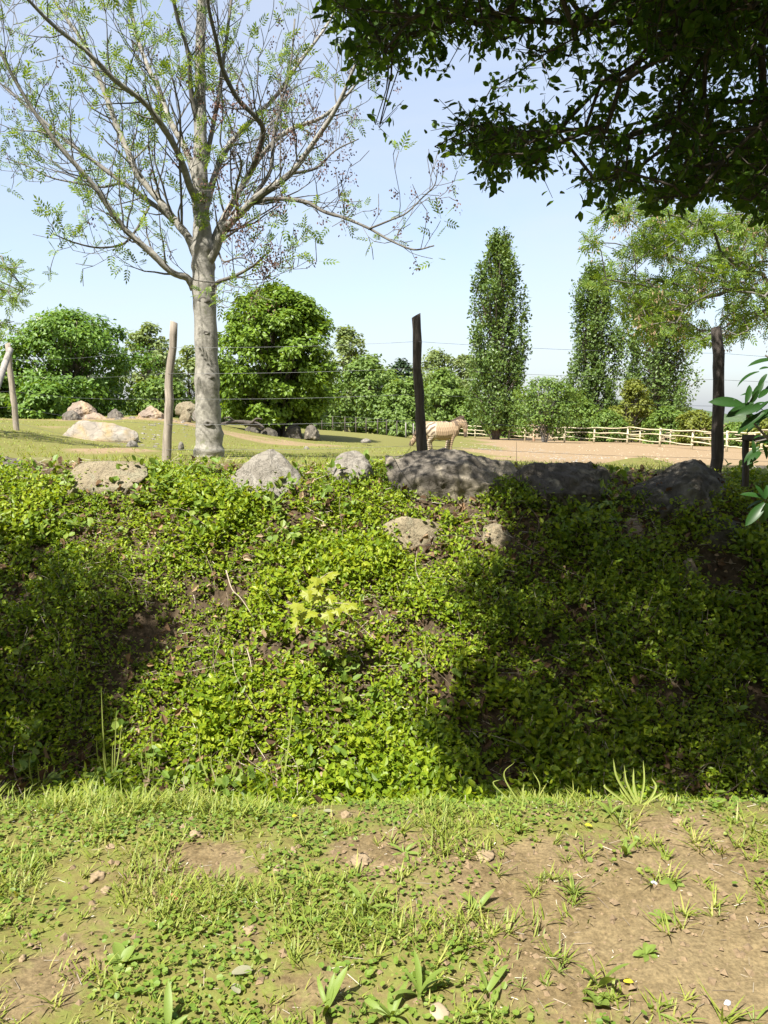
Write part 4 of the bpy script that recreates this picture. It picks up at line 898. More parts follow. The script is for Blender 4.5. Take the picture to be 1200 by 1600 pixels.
# scattered stones of the paddock, too small to pick apart
def stones(name, label, n, region, size, mat, seed):
    st = np.random.default_rng(seed); Bg = Bag(); Q = sample_poly(region, n); G = hit(Q[:, 0], Q[:, 1])
    for g in G:
        s = size * (.4 + st.random()) * (g[1] / 20) ** .3; m = 9
        a = np.arange(6) / 6 * 6.283; ring = [np.stack([np.cos(a) * r * s * (1 + .25 * st.normal(size=6)), np.sin(a) * r * s * (1 + .25 * st.normal(size=6)), np.full(6, z * s) + .06 * s * st.normal(size=6)], 1) for r, z in ((1, -.15), (.85, .3))]
        V = np.concatenate(ring + [np.array([[0, 0, .5 * s]])]) + g
        j = np.arange(6); Bg.add(V, np.stack([j, (j + 1) % 6, 6 + (j + 1) % 6, 6 + j], 1), np.stack([6 + j, 6 + (j + 1) % 6, np.full(6, 12)], 1))
    tag(Bg.obj(name, mat), label, 'stones', kind='stuff')
stones('scattered_stones', 'pale stones scattered over the brown paddock earth', 260, [(720, 688), (1140, 700), (1140, 722), (720, 712)], .034, M['palestone'], 5)
stones('scattered_stones', 'pale rubble scattered on the mound and grass left of the ash', 80, [(150, 694), (215, 690), (230, 655), (315, 640), (318, 675), (240, 700)], .04, M['rock_pale'], 6)
stones('grey_gravel', 'grey gravel strip in the paddock beyond the boulders', 420, [(720, 694), (850, 702), (960, 716), (900, 722), (760, 706)], .022, M['gravel'], 7)

# dead grey branch lying left of the magnolia
d0 = empty('dead_branch', at(372, 664, 24)); tag(d0, 'dead grey branch lying beside the magnolia foot', 'branch')
pth = smooth_path([at(330, 663, 23.6), at(350, 662, 23.8), at(366, 659, 24), at(384, 661, 24.2), at(402, 664, 24.3), at(412, 670, 24.3)], 4); V, q, t = tube(pth, [.04] * 4 + list(np.linspace(.05, .085, len(pth) - 8)) + [.07] * 4, 8, rough=.25); obj('stem', V, [q, t], M['postdark'], d0, True)
for i, (a_, b_) in enumerate([((366, 659, 24), (350, 654, 23.7)), ((392, 662, 24.2), (410, 655, 24))]):
    V, q, t = tube(smooth_path([at(*a_), (at(*a_) + at(*b_)) / 2 + np.array([0, 0, .08]), at(*b_)], 4), np.linspace(.045, .015, 9), 6); obj('side_branch', V, [q, t], M['postdark'], d0, True)

# ------------------------------------------------------------------ wire fence on the bank top
def log_post(px0, py0, px1, py1, D, r0, r1, mat, parent, label, seed, wob=.012, D1=None, cut=.35):
    a = at(px0, py0, D); b = at(px1, py1, D1 or D); a = a - (b - a) * .15; st = np.random.default_rng(seed)
    n = 14; P = a + (b - a) * np.linspace(0, 1, n)[:, None] + np.cumsum(st.normal(size=(n, 3)) * wob * .5, 0) * np.array([1, 1, 0]); P -= (P[-1] - b) * np.linspace(0, 1, n)[:, None] ** 2
    rad = np.linspace(r0, r1, n) * (1 + .05 * st.normal(size=n)); k = 12
    V, q, t = tube(P, rad, k, rough=.10, seed=seed)
    # slanted, weathered cut at the top
    top = V[(n - 1) * k:n * k]; V[(n - 1) * k:n * k, 2] += (top[:, 0] - P[-1, 0]) * cut; V[n * k + 1, 2] += .004
    o = obj('post', V, [q, t], mat, parent, True); tag(o, label)
    return P
fence = empty('wire_fence', at(655, 715, 8.2)); tag(fence, 'paddock fence of rough log posts and thin wires along the bank top', 'fence')
PB = log_post(260, 728, 272, 503, 8.35, .050, .038, M['post'], fence, 'pale weathered log post left of the ash', 1, .01, cut=-.3)
PC = log_post(663, 722, 650, 493, 8.25, .058, .042, M['postdark'], fence, 'dark leaning log post above the long boulder', 2, .012, cut=.5)
PD = log_post(1117, 742, 1119, 511, 8.0, .058, .052, M['postdark'], fence, 'dark thick log post above the ridge boulder', 3, .012, cut=.1)
PA = log_post(27, 676, 12, 537, 13.6, .055, .042, M['post'], fence, 'far grey post at the left picture edge', 4, .012)
V, q, t = tube(smooth_path([at(16, 546, 13.5), at(6, 575, 13.1), at(-10, 620, 12.4), at(-22, 660, 11.9)], 4), .05, 9, rough=.12); tag(obj('brace', V, [q, t], M['greywood'], fence, True), 'log brace leaning on the left post')
def on_post(P, h):
    i = np.interp(P[0][2] + .24 + h, P[:, 2], np.arange(len(P))); return P[int(min(len(P) - 1, round(i)))]
PE = np.array([[-11.5, 17.0, z] for z in np.linspace(1.0, 3.0, 14)]); PR = np.array([[7.2, 7.6, z] for z in np.linspace(.5, 2.3, 14)])
for h in (1.20, .94, .655, .375, .11):
    pts = []
    seq = [on_post(PE, h), on_post(PA, h * 1.05), on_post(PB, h + .02), on_post(PC, h), on_post(PD, h), on_post(PR, h)]
    for a, b in zip(seq[:-1], seq[1:]):
        for f in np.linspace(0, 1, 14)[:-1]: pts.append(a + (b - a) * f + np.array([0, -.045 if f == 0 else -.02, -.035 * math.sin(math.pi * f) * np.linalg.norm(b - a) / 5]))
    pts.append(seq[-1]); V, q, t = tube(pts, .0015, 5); obj('wire', V, [q, t], M['wire'], fence, True)
# small wooden rail frame at the right
rf = empty('rail_frame', at(1165, 748, 7.0)); tag(rf, 'dark squared wooden rail frame at the right edge of the bank', 'railing')
def beam(name, a, b, w_, h_, mat, parent):
    a = np.array(a, float); b = np.array(b, float); t = nrm(b - a); s = nrm(np.cross(t, [0, .3, 1] if abs(t[2]) < .8 else [0, 1, 0])); u = np.cross(s, t)
    V = []; n = 5
    for f in np.linspace(0, 1, n):
        c = a + (b - a) * f + rng.normal(size=3) * .002
        for cx, cy in ((-1, -.8), (-.8, -1), (.8, -1), (1, -.8), (1, .8), (.8, 1), (-.8, 1), (-1, .8)): V.append(c + s * cx * w_ / 2 + u * cy * h_ / 2)
    i = np.arange(n - 1)[:, None]; j = np.arange(8)[None]; q = np.stack([i * 8 + j, i * 8 + (j + 1) % 8, (i + 1) * 8 + (j + 1) % 8, (i + 1) * 8 + j], -1).reshape(-1, 4)
    return obj(name, V, [q, np.array([np.arange(8)[::-1], np.arange(8) + (n - 1) * 8])], mat, parent)
beam('upright', at(1165, 760, 7.0), at(1165, 688, 7.0), .045, .05, M['postdark'], rf)
beam('top_rail', at(1160, 684, 7.0), at(1290, 690, 6.6), .05, .05, M['postdark'], rf)
beam('upright', at(1275, 770, 6.65), at(1275, 694, 6.65), .045, .05, M['postdark'], rf)

# ------------------------------------------------------------------ pale paddock fence far behind
def paddock(name, label, posts, height, rails, r_post, r_rail, mats):
    p0 = at(posts[0][0], 690, posts[0][1]); p0[2] = terrain(p0[0], p0[1]); root = empty(name, p0); tag(root, label, 'fence', 'pale paddock fences')
    pos = []
    for i, (px, D) in enumerate(posts):
        g = at(px, 690, D); g[2] = terrain(g[0], g[1]); pos.append(g); hh = height * (1 + .06 * math.sin(i * 2.3)); thick = r_post * (1.6 if i in mats else 1)
        lean = rng.normal() * .03
        V, q, t = tube([g + np.array([0, 0, -.2]), g + np.array([lean * .4, 0, hh * .5]), g + np.array([lean, 0, hh])], [thick * 1.05, thick, thick * .9], 8, rough=.1, seed=i)
        obj('post', V, [q, t], M['paddock2'] if i in mats else M['paddock'], root, True)
    for a, b in zip(pos[:-1], pos[1:]):
        for h in rails:
            s = rng.normal() * .05; e = rng.normal() * .05
            P = [a + (b - a) * f + np.array([0, -r_post, h * height + s * (1 - f) + e * f + .035 * math.sin(f * 6 + h * 9)]) for f in np.linspace(-.02, 1.02, 7)]
            V, q, t = tube(P, r_rail * (1 + .12 * rng.normal(size=7)), 6); obj('rail', V, [q, t], M['paddock'], root, True)
paddock('paddock_fence', 'near pale rustic rail fence curving round the paddock', [(1420, 40), (1330, 42), (1255, 44), (1190, 46.5), (1136, 49), (1081, 52), (1031, 57), (980, 61), (928, 65), (882, 69), (834, 73), (820, 75.5), (795, 78), (772, 80.5), (742, 84), (730, 86), (700, 90), (672, 94), (640, 98)], 1.28, (.34, .66, .95), .075, .045, (10,))
paddock('paddock_fence', 'farther low rail fence seen through the near one', [(1180, 59), (1130, 62), (1085, 66), (1047, 70), (1020, 73), (1000, 77), (968, 81), (930, 85), (900, 90), (873, 93)], 1.15, (.5, .92), .07, .04, ())
# grey mesh posts behind the grass, under the hornbeams
bf = empty('boundary_fence', at(560, 674, 43)); tag(bf, 'thin grey post fence under the hornbeams behind the grass', 'fence')
prev = None
for i, px in enumerate((488, 503, 520, 539, 556, 572, 590, 604, 620, 634, 646)):
    g = at(px, 674, 42.5); g[2] = terrain(g[0], g[1])
    V, q, t = tube([g - np.array([0, 0, .2]), g + np.array([0, 0, .8])], [.035, .03], 6, rough=.1); obj('post', V, [q, t], M['greywood'] if px > 632 else M['darkbark'], bf, True)
    if prev is not None:
        for h in (.3, .8):
            V, q, t = tube([prev + np.array([0, 0, h]), g + np.array([0, 0, h])], .005, 4); obj('wire', V, [q, t], M['wire'], bf, True)
    prev = g

# ------------------------------------------------------------------ zebras
def zebra_mat():
    s = NT('zebra_coat'); a = s.node('ShaderNodeAttribute', attribute_name='coat'); n = s.noise(40, 3, s.coord())
    s.l.new(s.mix(s.math('MULTIPLY', n, .18), a.outputs['Color'], (.3, .22, .15, 1)), s.b.inputs['Base Color']); s.b.inputs['Roughness'].default_value = .75; s.b.inputs['Specular IOR Level'].default_value = .2
    return s.m
M['zebra'] = zebra_mat(); M['mane'] = plain('zebra_mane', (.09, .06, .045), .9, .4, 30, .3); M['eye'] = plain('zebra_eye', (.01, .008, .006), .15, .1, 10, 0)
def build_zebra(name, label, loc, face, graze, scale=1.0, yaw=0):
    """local x runs from rump to chest; face = -1 turns it round"""
    body = [((.0, .88), .06, .10), ((.05, .86), .14, .19), ((.18, .83), .20, .275), ((.35, .79), .235, .305), ((.55, .765), .255, .325), ((.75, .765), .255, .325), ((.93, .80), .225, .30), ((1.08, .84), .17, .25), ((1.19, .86), .10, .15)]
    segs = []          # (kind, p0, p1, r)
    Bg = Bag()
    def loft(path, y=0.0, k=14, kind=None, yspread=None):
        P = np.array([[p[0][0], y + (yspread[i] if yspread else 0), p[0][1]] for i, p in enumerate(path)]); n = len(P)
        t = nrm(np.gradient(P, axis=0)); lat = np.array([0, 1.0, 0]); V = np.zeros((n, k, 3)); a = np.arange(k) / k * 2 * np.pi
        for i in range(n):
            nv = np.cross(lat, t[i]); nv /= np.linalg.norm(nv) + 1e-9
            V[i] = P[i] + (np.cos(a) * path[i][1])[:, None] * lat + (np.sin(a) * path[i][2])[:, None] * nv
        V = np.concatenate([V.reshape(-1, 3), P[:1], P[-1:]]); i = np.arange(n - 1)[:, None]; j = np.arange(k)[None]; jj = np.arange(k)
        q = np.stack([i * k + j, i * k + (j + 1) % k, (i + 1) * k + (j + 1) % k, (i + 1) * k + j], -1).reshape(-1, 4)
        t1 = np.stack([np.full(k, n * k), (jj + 1) % k, jj], -1); t2 = np.stack([np.full(k, n * k + 1), (n - 1) * k + jj, (n - 1) * k + (jj + 1) % k], -1)
        Bg.add(V, q, np.concatenate([t1, t2]))
        for i in range(n - 1): segs.append((kind, P[i], P[i + 1], (path[i][1] + path[i][2] + path[i + 1][1] + path[i + 1][2]) / 4))
    loft(body, kind='body')
    if not graze:
        neck = [((.98, .90), .15, .22), ((1.12, .98), .115, .19), ((1.24, 1.06), .09, .155), ((1.34, 1.12), .08, .125)]
        head = [((1.32, 1.19), .06, .07), ((1.37, 1.10), .085, .105), ((1.405, .97), .09, .105), ((1.42, .84), .068, .08), ((1.425, .72), .056, .062), ((1.425, .62), .058, .062), ((1.42, .555), .045, .045)]
    else:
        neck = [((1.0, .86), .15, .2), ((1.15, .76), .11, .18), ((1.28, .60), .085, .14), ((1.38, .44), .075, .115)]
        head = [((1.34, .48), .06, .07), ((1.42, .40), .085, .10), ((1.49, .30), .085, .10), ((1.54, .2), .066, .078), ((1.58, .11), .056, .06), ((1.60, .05), .052, .05)]
    loft(neck, kind='neck'); loft(head, kind='head')
    def leg(pts, y, kind): loft(pts, y, 10, kind)
    # hind legs: stifle forward under the belly, hock back, straight shank
    for y, dx in ((-.11, .0), (.11, .10)):
        leg([((.16 + dx * .3, .86), .10, .17), ((.22 + dx * .6, .66), .085, .145), ((.23 + dx, .53), .06, .085), ((.13 + dx, .42), .042, .052), ((.10 + dx, .36), .036, .042), ((.125 + dx, .22), .028, .032), ((.14 + dx, .12), .032, .036), ((.17 + dx, .06), .034, .04), ((.185 + dx, .0), .045, .052)], y, 'leg')
    for y, dx in ((-.11, -.07), (.11, -.14)):
        leg([((1.02, .82), .085, .15), ((1.03 + dx * .2, .64), .065, .10), ((1.02 + dx * .5, .50), .046, .058), ((1.01 + dx * .8, .38), .042, .046), ((1.0 + dx, .22), .028, .031), ((1.0 + dx * 1.1, .12), .032, .036), ((1.02 + dx * 1.1, .06), .034, .04), ((1.035 + dx * 1.1, .0), .045, .052)], y, 'leg')
    me0 = make_mesh('zebra_raw', Bg.verts(), Bg.faces()); tmp = bpy.data.objects.new('zebra_raw', me0); col.objects.link(tmp)
    m1 = tmp.modifiers.new('r', 'REMESH'); m1.mode = 'VOXEL'; m1.voxel_size = .014
    m2 = tmp.modifiers.new('s', 'SMOOTH'); m2.factor = .5; m2.iterations = 5
    dg = bpy.context.evaluated_depsgraph_get(); me = bpy.data.meshes.new_from_object(tmp.evaluated_get(dg)); bpy.data.objects.remove(tmp); bpy.data.meshes.remove(me0)
    me.name = 'body'; n = len(me.vertices); co = np.zeros(n * 3, np.float32); me.vertices.foreach_get('co', co); co = co.reshape(-1, 3).astype(float)
    best = np.full(n, 1e9); kind = np.zeros(n, int); along = np.zeros(n); KN = ['body', 'neck', 'head', 'leg']; acc = {}
    for kd, a, b, r in segs:
        ab = b - a; t = np.clip(((co - a) @ ab) / (ab @ ab + 1e-9), 0, 1); d = np.linalg.norm(co - (a + t[:, None] * ab), axis=1) / r
        s0 = acc.get(kd, 0) if kd in ('neck', 'head') else 0; u = d < best; best[u] = d[u]; kind[u] = KN.index(kd); along[u] = s0 + t[u] * np.linalg.norm(ab)
        acc[kd] = acc.get(kd, 0) + np.linalg.norm(ab)
    x, y, z = co.T; wob = .012 * np.sin(z * 17 + x * 5) + .008 * np.sin(x * 31 + z * 13)
    flank = np.sin((x + .28 * (z - .8) + wob) * 2 * np.pi / .066)
    dd = np.sqrt((x - .52) ** 2 + ((z - .50) * 1.05) ** 2); rump = np.sin((dd + wob) * 2 * np.pi / .15 + .6)
    st = np.where(x < .36 + .12 * (z - .8), rump - .1, flank - .25)
    st = np.where(kind == 1, np.sin((along + wob) * 2 * np.pi / .062), st)
    st = np.where(kind == 2, np.sin((along + wob * .6) * 2 * np.pi / .042) - .1, st)
    st = np.where((kind == 3) & (z < .62), np.sin((z + wob * .5) * 2 * np.pi / .07), st)
    low = sstep(.56, .46, z) * (kind == 0); st = st - low * 1.4
    f = sstep(-.25, .35, st); f = np.where((kind == 0) & (x >= .36), f * .5, f * .85)
    if graze: mz = sstep(1.535, 1.56, x) * (kind == 2)
    else: mz = sstep(.77, .70, z) * (kind == 2)
    f = np.maximum(f, mz); f = np.maximum(f, (z < .045).astype(float)); f = np.maximum(f, .8 * ((np.abs(y) < .025) & (z > 1.0) & (x < .9)))
    ca = np.array([.31, .222, .135]); cb = np.array([.06, .042, .03]); cr = np.array([.47, .385, .285])
    base = np.where((x < .4)[:, None], cr, ca); C = base * (1 - f[:, None]) + cb * f[:, None]
    at_ = me.color_attributes.new('coat', 'FLOAT_COLOR', 'POINT'); at_.data.foreach_set('color', np.concatenate([C, np.ones((n, 1))], 1).astype(np.float32).ravel())
    me.polygons.foreach_set('use_smooth', [True] * len(me.polygons)); me.materials.clear(); me.materials.append(M['zebra'])
    root = empty(name, loc, yaw); root.scale = (scale, scale, scale); tag(root, label, 'zebra', 'zebras in the paddock')
    fl = np.array([face, face, 1.0]); cx = .6
    def put(nm, V, Fs, mat, sm=True):
        V = (np.asarray(V) - np.array([cx, 0, 0])) * fl; m_ = make_mesh(nm, V, Fs, sm); m_.materials.append(mat); o = bpy.data.objects.new(nm, m_); col.objects.link(o); o.parent = root; return o
    co2 = ((co - np.array([cx, 0, 0])) * fl).astype(np.float32); me.vertices.foreach_set('co', co2.ravel()); me.update()
    o = bpy.data.objects.new('body', me); col.objects.link(o); o.parent = root
    # mane: upright bristle ridge of alternating tufts
    crest = np.array([[.93, 0, 1.10], [1.05, 0, 1.155], [1.17, 0, 1.21], [1.28, 0, 1.255], [1.36, 0, 1.235]]) if not graze else np.array([[.98, 0, 1.06], [1.12, 0, .98], [1.26, 0, .82], [1.38, 0, .64], [1.44, 0, .54]])
    cs = smooth_path(crest, 12); tn = nrm(np.gradient(cs, axis=0)); up = np.stack([-tn[:, 2], np.zeros(len(cs)), tn[:, 0]], 1)
    B2 = Bag()
    for i in range(0, len(cs)):
        for k in range(6):
            p = cs[i] + np.array([rng.normal() * .006, rng.normal() * .012, 0]) - up[i] * .035; h = .075 + .03 * rng.random(); d = up[i] + rng.normal(size=3) * .12
            s = np.array([.006, 0, 0]); B2.add(np.array([p - s, p + s, p + d * h + s * .3, p + d * h - s * .3]), np.array([(0, 1, 2, 3)]))
    put('mane', B2.verts(), B2.faces(), M['mane'], False)
    # ears
    hp = np.array([1.345, 0, 1.20]) if not graze else np.array([1.37, 0, .56])
    for sy in (-1, 1):
        e = np.array([.01, sy * .05, .15]) if not graze else np.array([.05, sy * .07, .12]); b0 = hp + np.array([0, sy * .045, -.02])
        V, q, t = tube([b0, b0 + e * .35, b0 + e * .75, b0 + e], [.022, .034, .026, .006], 8); put('ear', V, [q, t], M['zebra'] if False else M['mane'])
    for sy in (-1, 1):
        c = np.array([1.425, sy * .078, 1.0]) if not graze else np.array([1.50, sy * .076, .36]); V, q, t = tube([c - np.array([0, .014 * sy, 0]), c, c + np.array([0, .012 * sy, 0])], [.012, .018, .006], 8); put('eye', V, [q, t], M['eye'])
    tp = smooth_path([(.01, 0, 1.02), (-.06, 0, .92), (-.075, .01, .75), (-.07, .02, .6), (-.06, .02, .42)], 4); V, q, t = tube(tp, np.interp(np.linspace(0, 1, len(tp)), [0, .5, .7, .85, 1], [.03, .018, .03, .035, .006]), 8, rough=.2); put('tail', V, [q, t], M['mane'])
    return root
zp = at(690.5, 700, 28.6); zp[2] = terrain(zp[0], zp[1]) - .01
build_zebra('zebra', 'tan striped zebra standing side-on behind the dark leaning post', zp, 1, False, 1.0, R(-6))
zq = at(681, 700, 29.9); zq[2] = terrain(zq[0], zq[1]) - .01
build_zebra('zebra', 'second zebra grazing, only its lowered striped head showing left of the post', zq, -1, True, 1.0, R(4))

# ------------------------------------------------------------------ ivy and leaf litter on the bank
HOLES = [(655, 846, 62, 42), (772, 848, 36, 32), (690, 798, 90, 12), (480, 1012, 80, 16), (690, 1085, 26, 34), (512, 1165, 20, 12), (30, 938, 34, 26), (780, 1205, 60, 34), (590, 965, 30, 14), (660, 1050, 22, 14),
         (985, 832, 40, 26), (1125, 890, 60, 40), (1125, 812, 50, 14), (230, 985, 40, 26), (350, 935, 26, 20), (200, 770, 26, 12), (905, 960, 30, 14), (780, 1130, 40, 24), (900, 1120, 60, 24), (70, 735, 60, 26), (560, 1090, 20, 12), (420, 1015, 40, 18), (240, 865, 30, 16), (840, 820, 50, 20), (1050, 1090, 40, 20)]
def hole_mask(px, py):
    m = np.zeros(len(px))
    for hx, hy, rx, ry in HOLES: m = np.maximum(m, np.exp(-(((px - hx) / rx) ** 2 + ((py - hy) / ry) ** 2) * 1.1))
    return m
def build_vine():
    n = 47500; x = rng.uniform(-6.0, 6.5, n); y = rng.uniform(4.3, 8.0, n); keep = np.abs(x) < .55 * y + .9; x = x[keep]; y = y[keep]
    z = terrain(x, y); px, py, _ = proj(np.stack([x, y, z], 1)); nz = fbm(x * 2.6, y * 2.6, 101)
    top = sstep(7.75, 8.2, y + (fbm(x * 1.5, x * 0, 103) - .5) * .7)
    rimrock = np.zeros(len(x), bool)
    for rx0, rx1, ry in ((366, 472, 746), (508, 588, 722), (110, 238, 738), (608, 800, 750), (802, 956, 760), (955, 1135, 775)): rimrock |= (px > rx0) & (px < rx1) & (py < ry)
    k = ~(rimrock & (rng.random(len(x)) < .93)) & (rng.random(len(x)) > hole_mask(px, py) * 1.1) & (nz + .22 * rng.random(len(x)) > .23 + .05 * sstep(760, 900, px)) & (rng.random(len(x)) > top) & (fbm(x * 6.5, y * 6.5, 109, 2) > .19 + .1 * rng.random(len(x)))
    x, y, z, nz = x[k], y[k], z[k], nz[k]; G = np.stack([x, y, z], 1); N = ground_normal(x, y)
    px, py, _ = proj(np.stack([x, y, z], 1))
    lush = sstep(.36, .7, nz) * (1 - .7 * sstep(6.9, 7.4, y)); patch = .72 + .62 * vn(x * 1.3 + 4, y * 1.3, 107); m = len(x); npair = 5
    lean = nrm(rng.normal(size=(m, 3)) * np.array([1, 1, .3])); up = nrm(N * .45 + np.array([0, -.15, .75]) + lean * .45)
    H = (.03 + .16 * lush) * (.6 + .7 * rng.random(m)); P, A, Nn, S = [], [], [], []
    for s in range(npair):
        f = (s + .6) / npair; c = G + up * (H * f)[:, None] + lean * (.05 * f * f)
        ang = rng.random(m) * 6.28; e1 = nrm(np.cross(up, np.array([.3, .2, .9]))); e2 = np.cross(up, e1)
        for sg in (-1, 1):
            d = nrm((np.cos(ang)[:, None] * e1 + np.sin(ang)[:, None] * e2) * sg + up * (.15 + .6 * f))
            P.append(c + rng.normal(size=(m, 3)) * .018); A.append(d); Nn.append(nrm(up * (1 - .3 * f) + rng.normal(size=(m, 3)) * .35)); S.append((.025 + .025 * rng.random(m)) * (.8 + .35 * lush) * patch)
    P = np.concatenate(P); A = np.concatenate(A); Nn = np.concatenate(Nn); S = np.concatenate(S); kk = rng.random(len(P)) < .76
    V, fc = scatter(OVAL_V, OVAL_F, P[kk], A[kk], Nn[kk], S[kk], S[kk] * 1.05)
    tag(obj('ground_cover_vine', V, fc, M['vine'], base=(0, 6, 0)), 'glossy green trailing vine covering the whole bank', 'ground cover', kind='stuff')
    # stems
    st = rng.random(m) < .25; A1 = G[st]; B1 = G[st] + up[st] * H[st][:, None]; V, q = edges_mesh(A1, B1, np.full(len(A1), .0022), np.full(len(A1), .0014), 3)
    tag(obj('vine_stems', V, [q], M['twig'], base=(0, 6, 0)), 'thin stems of the bank vine', 'stems', kind='stuff')
    # broader weeds mixed into the vine
    n = 420; x = rng.uniform(-4.6, 4.6, n); y = rng.uniform(4.7, 7.7, n); k = fbm(x * 1.1 + 3, y * 1.1, 121, 2) > .5; x, y = x[k], y[k]; m = len(x); per = 9; G = np.stack([x, y, terrain(x, y) + .05], 1); N = ground_normal(x, y); Gr = np.repeat(G, per, 0); Nr = np.repeat(N, per, 0); q_ = len(Gr)
    P = Gr + Nr * (.10 * rng.random((q_, 1))) + rng.normal(size=(q_, 3)) * .035; V, fc = scatter(OVAL_V, OVAL_F, P, nrm(rng.normal(size=(q_, 3)) + Nr * .4), nrm(Nr + np.array([0, 0, .6]) + rng.normal(size=(q_, 3)) * .4), .05 + .045 * rng.random(q_), .07 + .05 * rng.random(q_))
    tag(obj('broad_weeds', V, fc, M['clover'], base=(0, 6, 0)), 'broader pale weeds growing through the bank vine', 'weeds', kind='stuff')
    # trailing runners
    A2, B2 = [], []
    for _ in range(130):
        x0 = rng.uniform(-4.2, 4.2); y0 = rng.uniform(5.0, 7.3); d = nrm(np.array([rng.normal() * .9, -abs(rng.normal()), 0])); L = .25 + .6 * rng.random(); prev = None; hgt = .05 + .08 * rng.random()
        for f in np.linspace(0, 1, 9):
            xx = x0 + d[0] * L * f + .05 * math.sin(f * 5 + x0 * 9); yy = y0 + d[1] * L * f; p = np.array([xx, yy, terrain(xx, yy) + hgt + .06 * math.sin(f * 3.1)])
            if prev is not None: A2.append(prev); B2.append(p)
            prev = p
    V, q = edges_mesh(A2, B2, np.full(len(A2), .0021), np.full(len(A2), .0018), 3); tag(obj('vine_runners', V, [q], M['runner'], base=(0, 6, 0)), 'pale woody runners trailing over the bank vine', 'runners', kind='stuff')
    # dead leaves
    n = 8500; x = rng.uniform(-5.5, 5.5, n); y = rng.uniform(4.3, 8.1, n); z = terrain(x, y); px, py, _ = proj(np.stack([x, y, z], 1))
    k = (hole_mask(px, py) > .2) | (fbm(x * 2.6, y * 2.6, 101) < .45) | (rng.random(n) < .22); G = np.stack([x, y, z], 1)[k]; N = ground_normal(x[k], y[k]); m = len(G)
    V, fc = scatter(np.array([(0, 0, 0), (-.22, .25, .18), (-.26, .62, .3), (.05, 1, .0), (.2, .7, .12), (.27, .3, .22)]), OVAL_F, G + N * (.01 + (.09 * rng.random((m, 1))) * (1 - sstep(7.2, 7.6, G[:, 1:2]))), rnd_dir(m), nrm(N + rng.normal(size=(m, 3)) * .7), .025 + .07 * rng.random(m) ** 1.6)
    tag(obj('leaf_litter', V, fc, M['dry'], base=(0, 6, 0)), 'brown dead leaves lying between the vine stems', 'leaf litter', kind='stuff')
    n = 4200; x = rng.uniform(-4.6, 4.6, n); y = rng.uniform(4.5, 8.1, n); G = np.stack([x, y, terrain(x, y) + .02 + .05 * rng.random(n)], 1); d = rnd_dir(n) * np.array([1, .8, .35]); L = .05 + .16 * rng.random(n)
    V, q = edges_mesh(G, G + d * L[:, None], np.full(n, .0022), np.full(n, .0012), 3); tag(obj('dry_twigs', V, [q], M['twig'], base=(0, 6, 0)), 'pale dry twigs scattered through the bank litter', 'twigs', kind='stuff')
build_vine()
def stick(label, pts, r, mat=None, group='bleached stems on the bank'):
    P = smooth_path([np.array(p) for p in pts], 5); V, q, t = tube(P, np.linspace(r, r * .5, len(P)), 6, rough=.1); tag(obj('dry_stem', V, [q, t], mat or M['twig'], smooth=True), label, 'stem', group)
def over(px, py, h=.1):
    p = hit1(px, py); return p + np.array([0, -h * .55, h * .75])
stick('long bleached stem leaning on the vine left of the maple sapling', [over(357, 908, .16), over(366, 932, .15), over(380, 955, .13), over(398, 976, .08)], .006)
stick('short bleached stem low on the vine below the maple sapling', [over(388, 1028, .1), over(394, 1048, .1), over(396, 1068, .04)], .005)
stick('thin pale stem arching over the long dark boulder', [over(604, 722, .12), at(622, 716, 7.2), at(640, 702, 7.25), at(642, 690, 7.3)], .004, M['vine'])
stick('dry weed stalk standing behind the long boulder', [at(808, 735, 8.4), at(807, 712, 8.4), at(807, 690, 8.4)], .003)

# young maple
def maple_leaf_mesh():
    pts = [(0, 0), (-.20, .02), (-.42, -.08), (-.40, .15), (-.62, .30), (-.40, .42), (-.38, .52), (-.20, .50), (-.22, .74), (-.09, .78), (0, 1.0), (.09, .78), (.22, .74), (.20, .50), (.38, .52), (.40, .42), (.62, .30), (.40, .15), (.42, -.08), (.20, .02)]
    V = [(x, y, -.16 * abs(x) - .12 * y * y) for x, y in pts] + [(0, .35, .04)]; n = len(pts); c = n
    return make_mesh('maple_leaf', np.array(V), [np.array([(c, (i + 1) % n, i) for i in range(n)])])
def frame_matrix(p, ax, nr, s):
    ax = Vector(ax).normalized(); nr = Vector(nr); nr = (nr - ax * nr.dot(ax)).normalized(); sd = ax.cross(nr)
    m = Matrix((sd, ax, nr)).transposed().to_4x4(); return Matrix.Translation(Vector(p)) @ m @ Matrix.Diagonal((s, s, s, 1))
mleaf = maple_leaf_mesh(); mleaf.materials.append(M['sapling'])
mleafs = [mleaf]
b = hit1(512, 1000); sap = empty('maple_sapling', b); tag(sap, 'yellow green maple sapling growing out of the sunlit vine', 'sapling')
top = at(500, 905, b[1] - .45)
sp_ = smooth_path([b, b + np.array([0, -.12, .12]), at(503, 945, b[1] - .35), top], 5); V, q, t = tube(sp_, np.linspace(.006, .003, len(sp_)), 6); obj('stem', V, [q, t], M['twig'], sap, True)
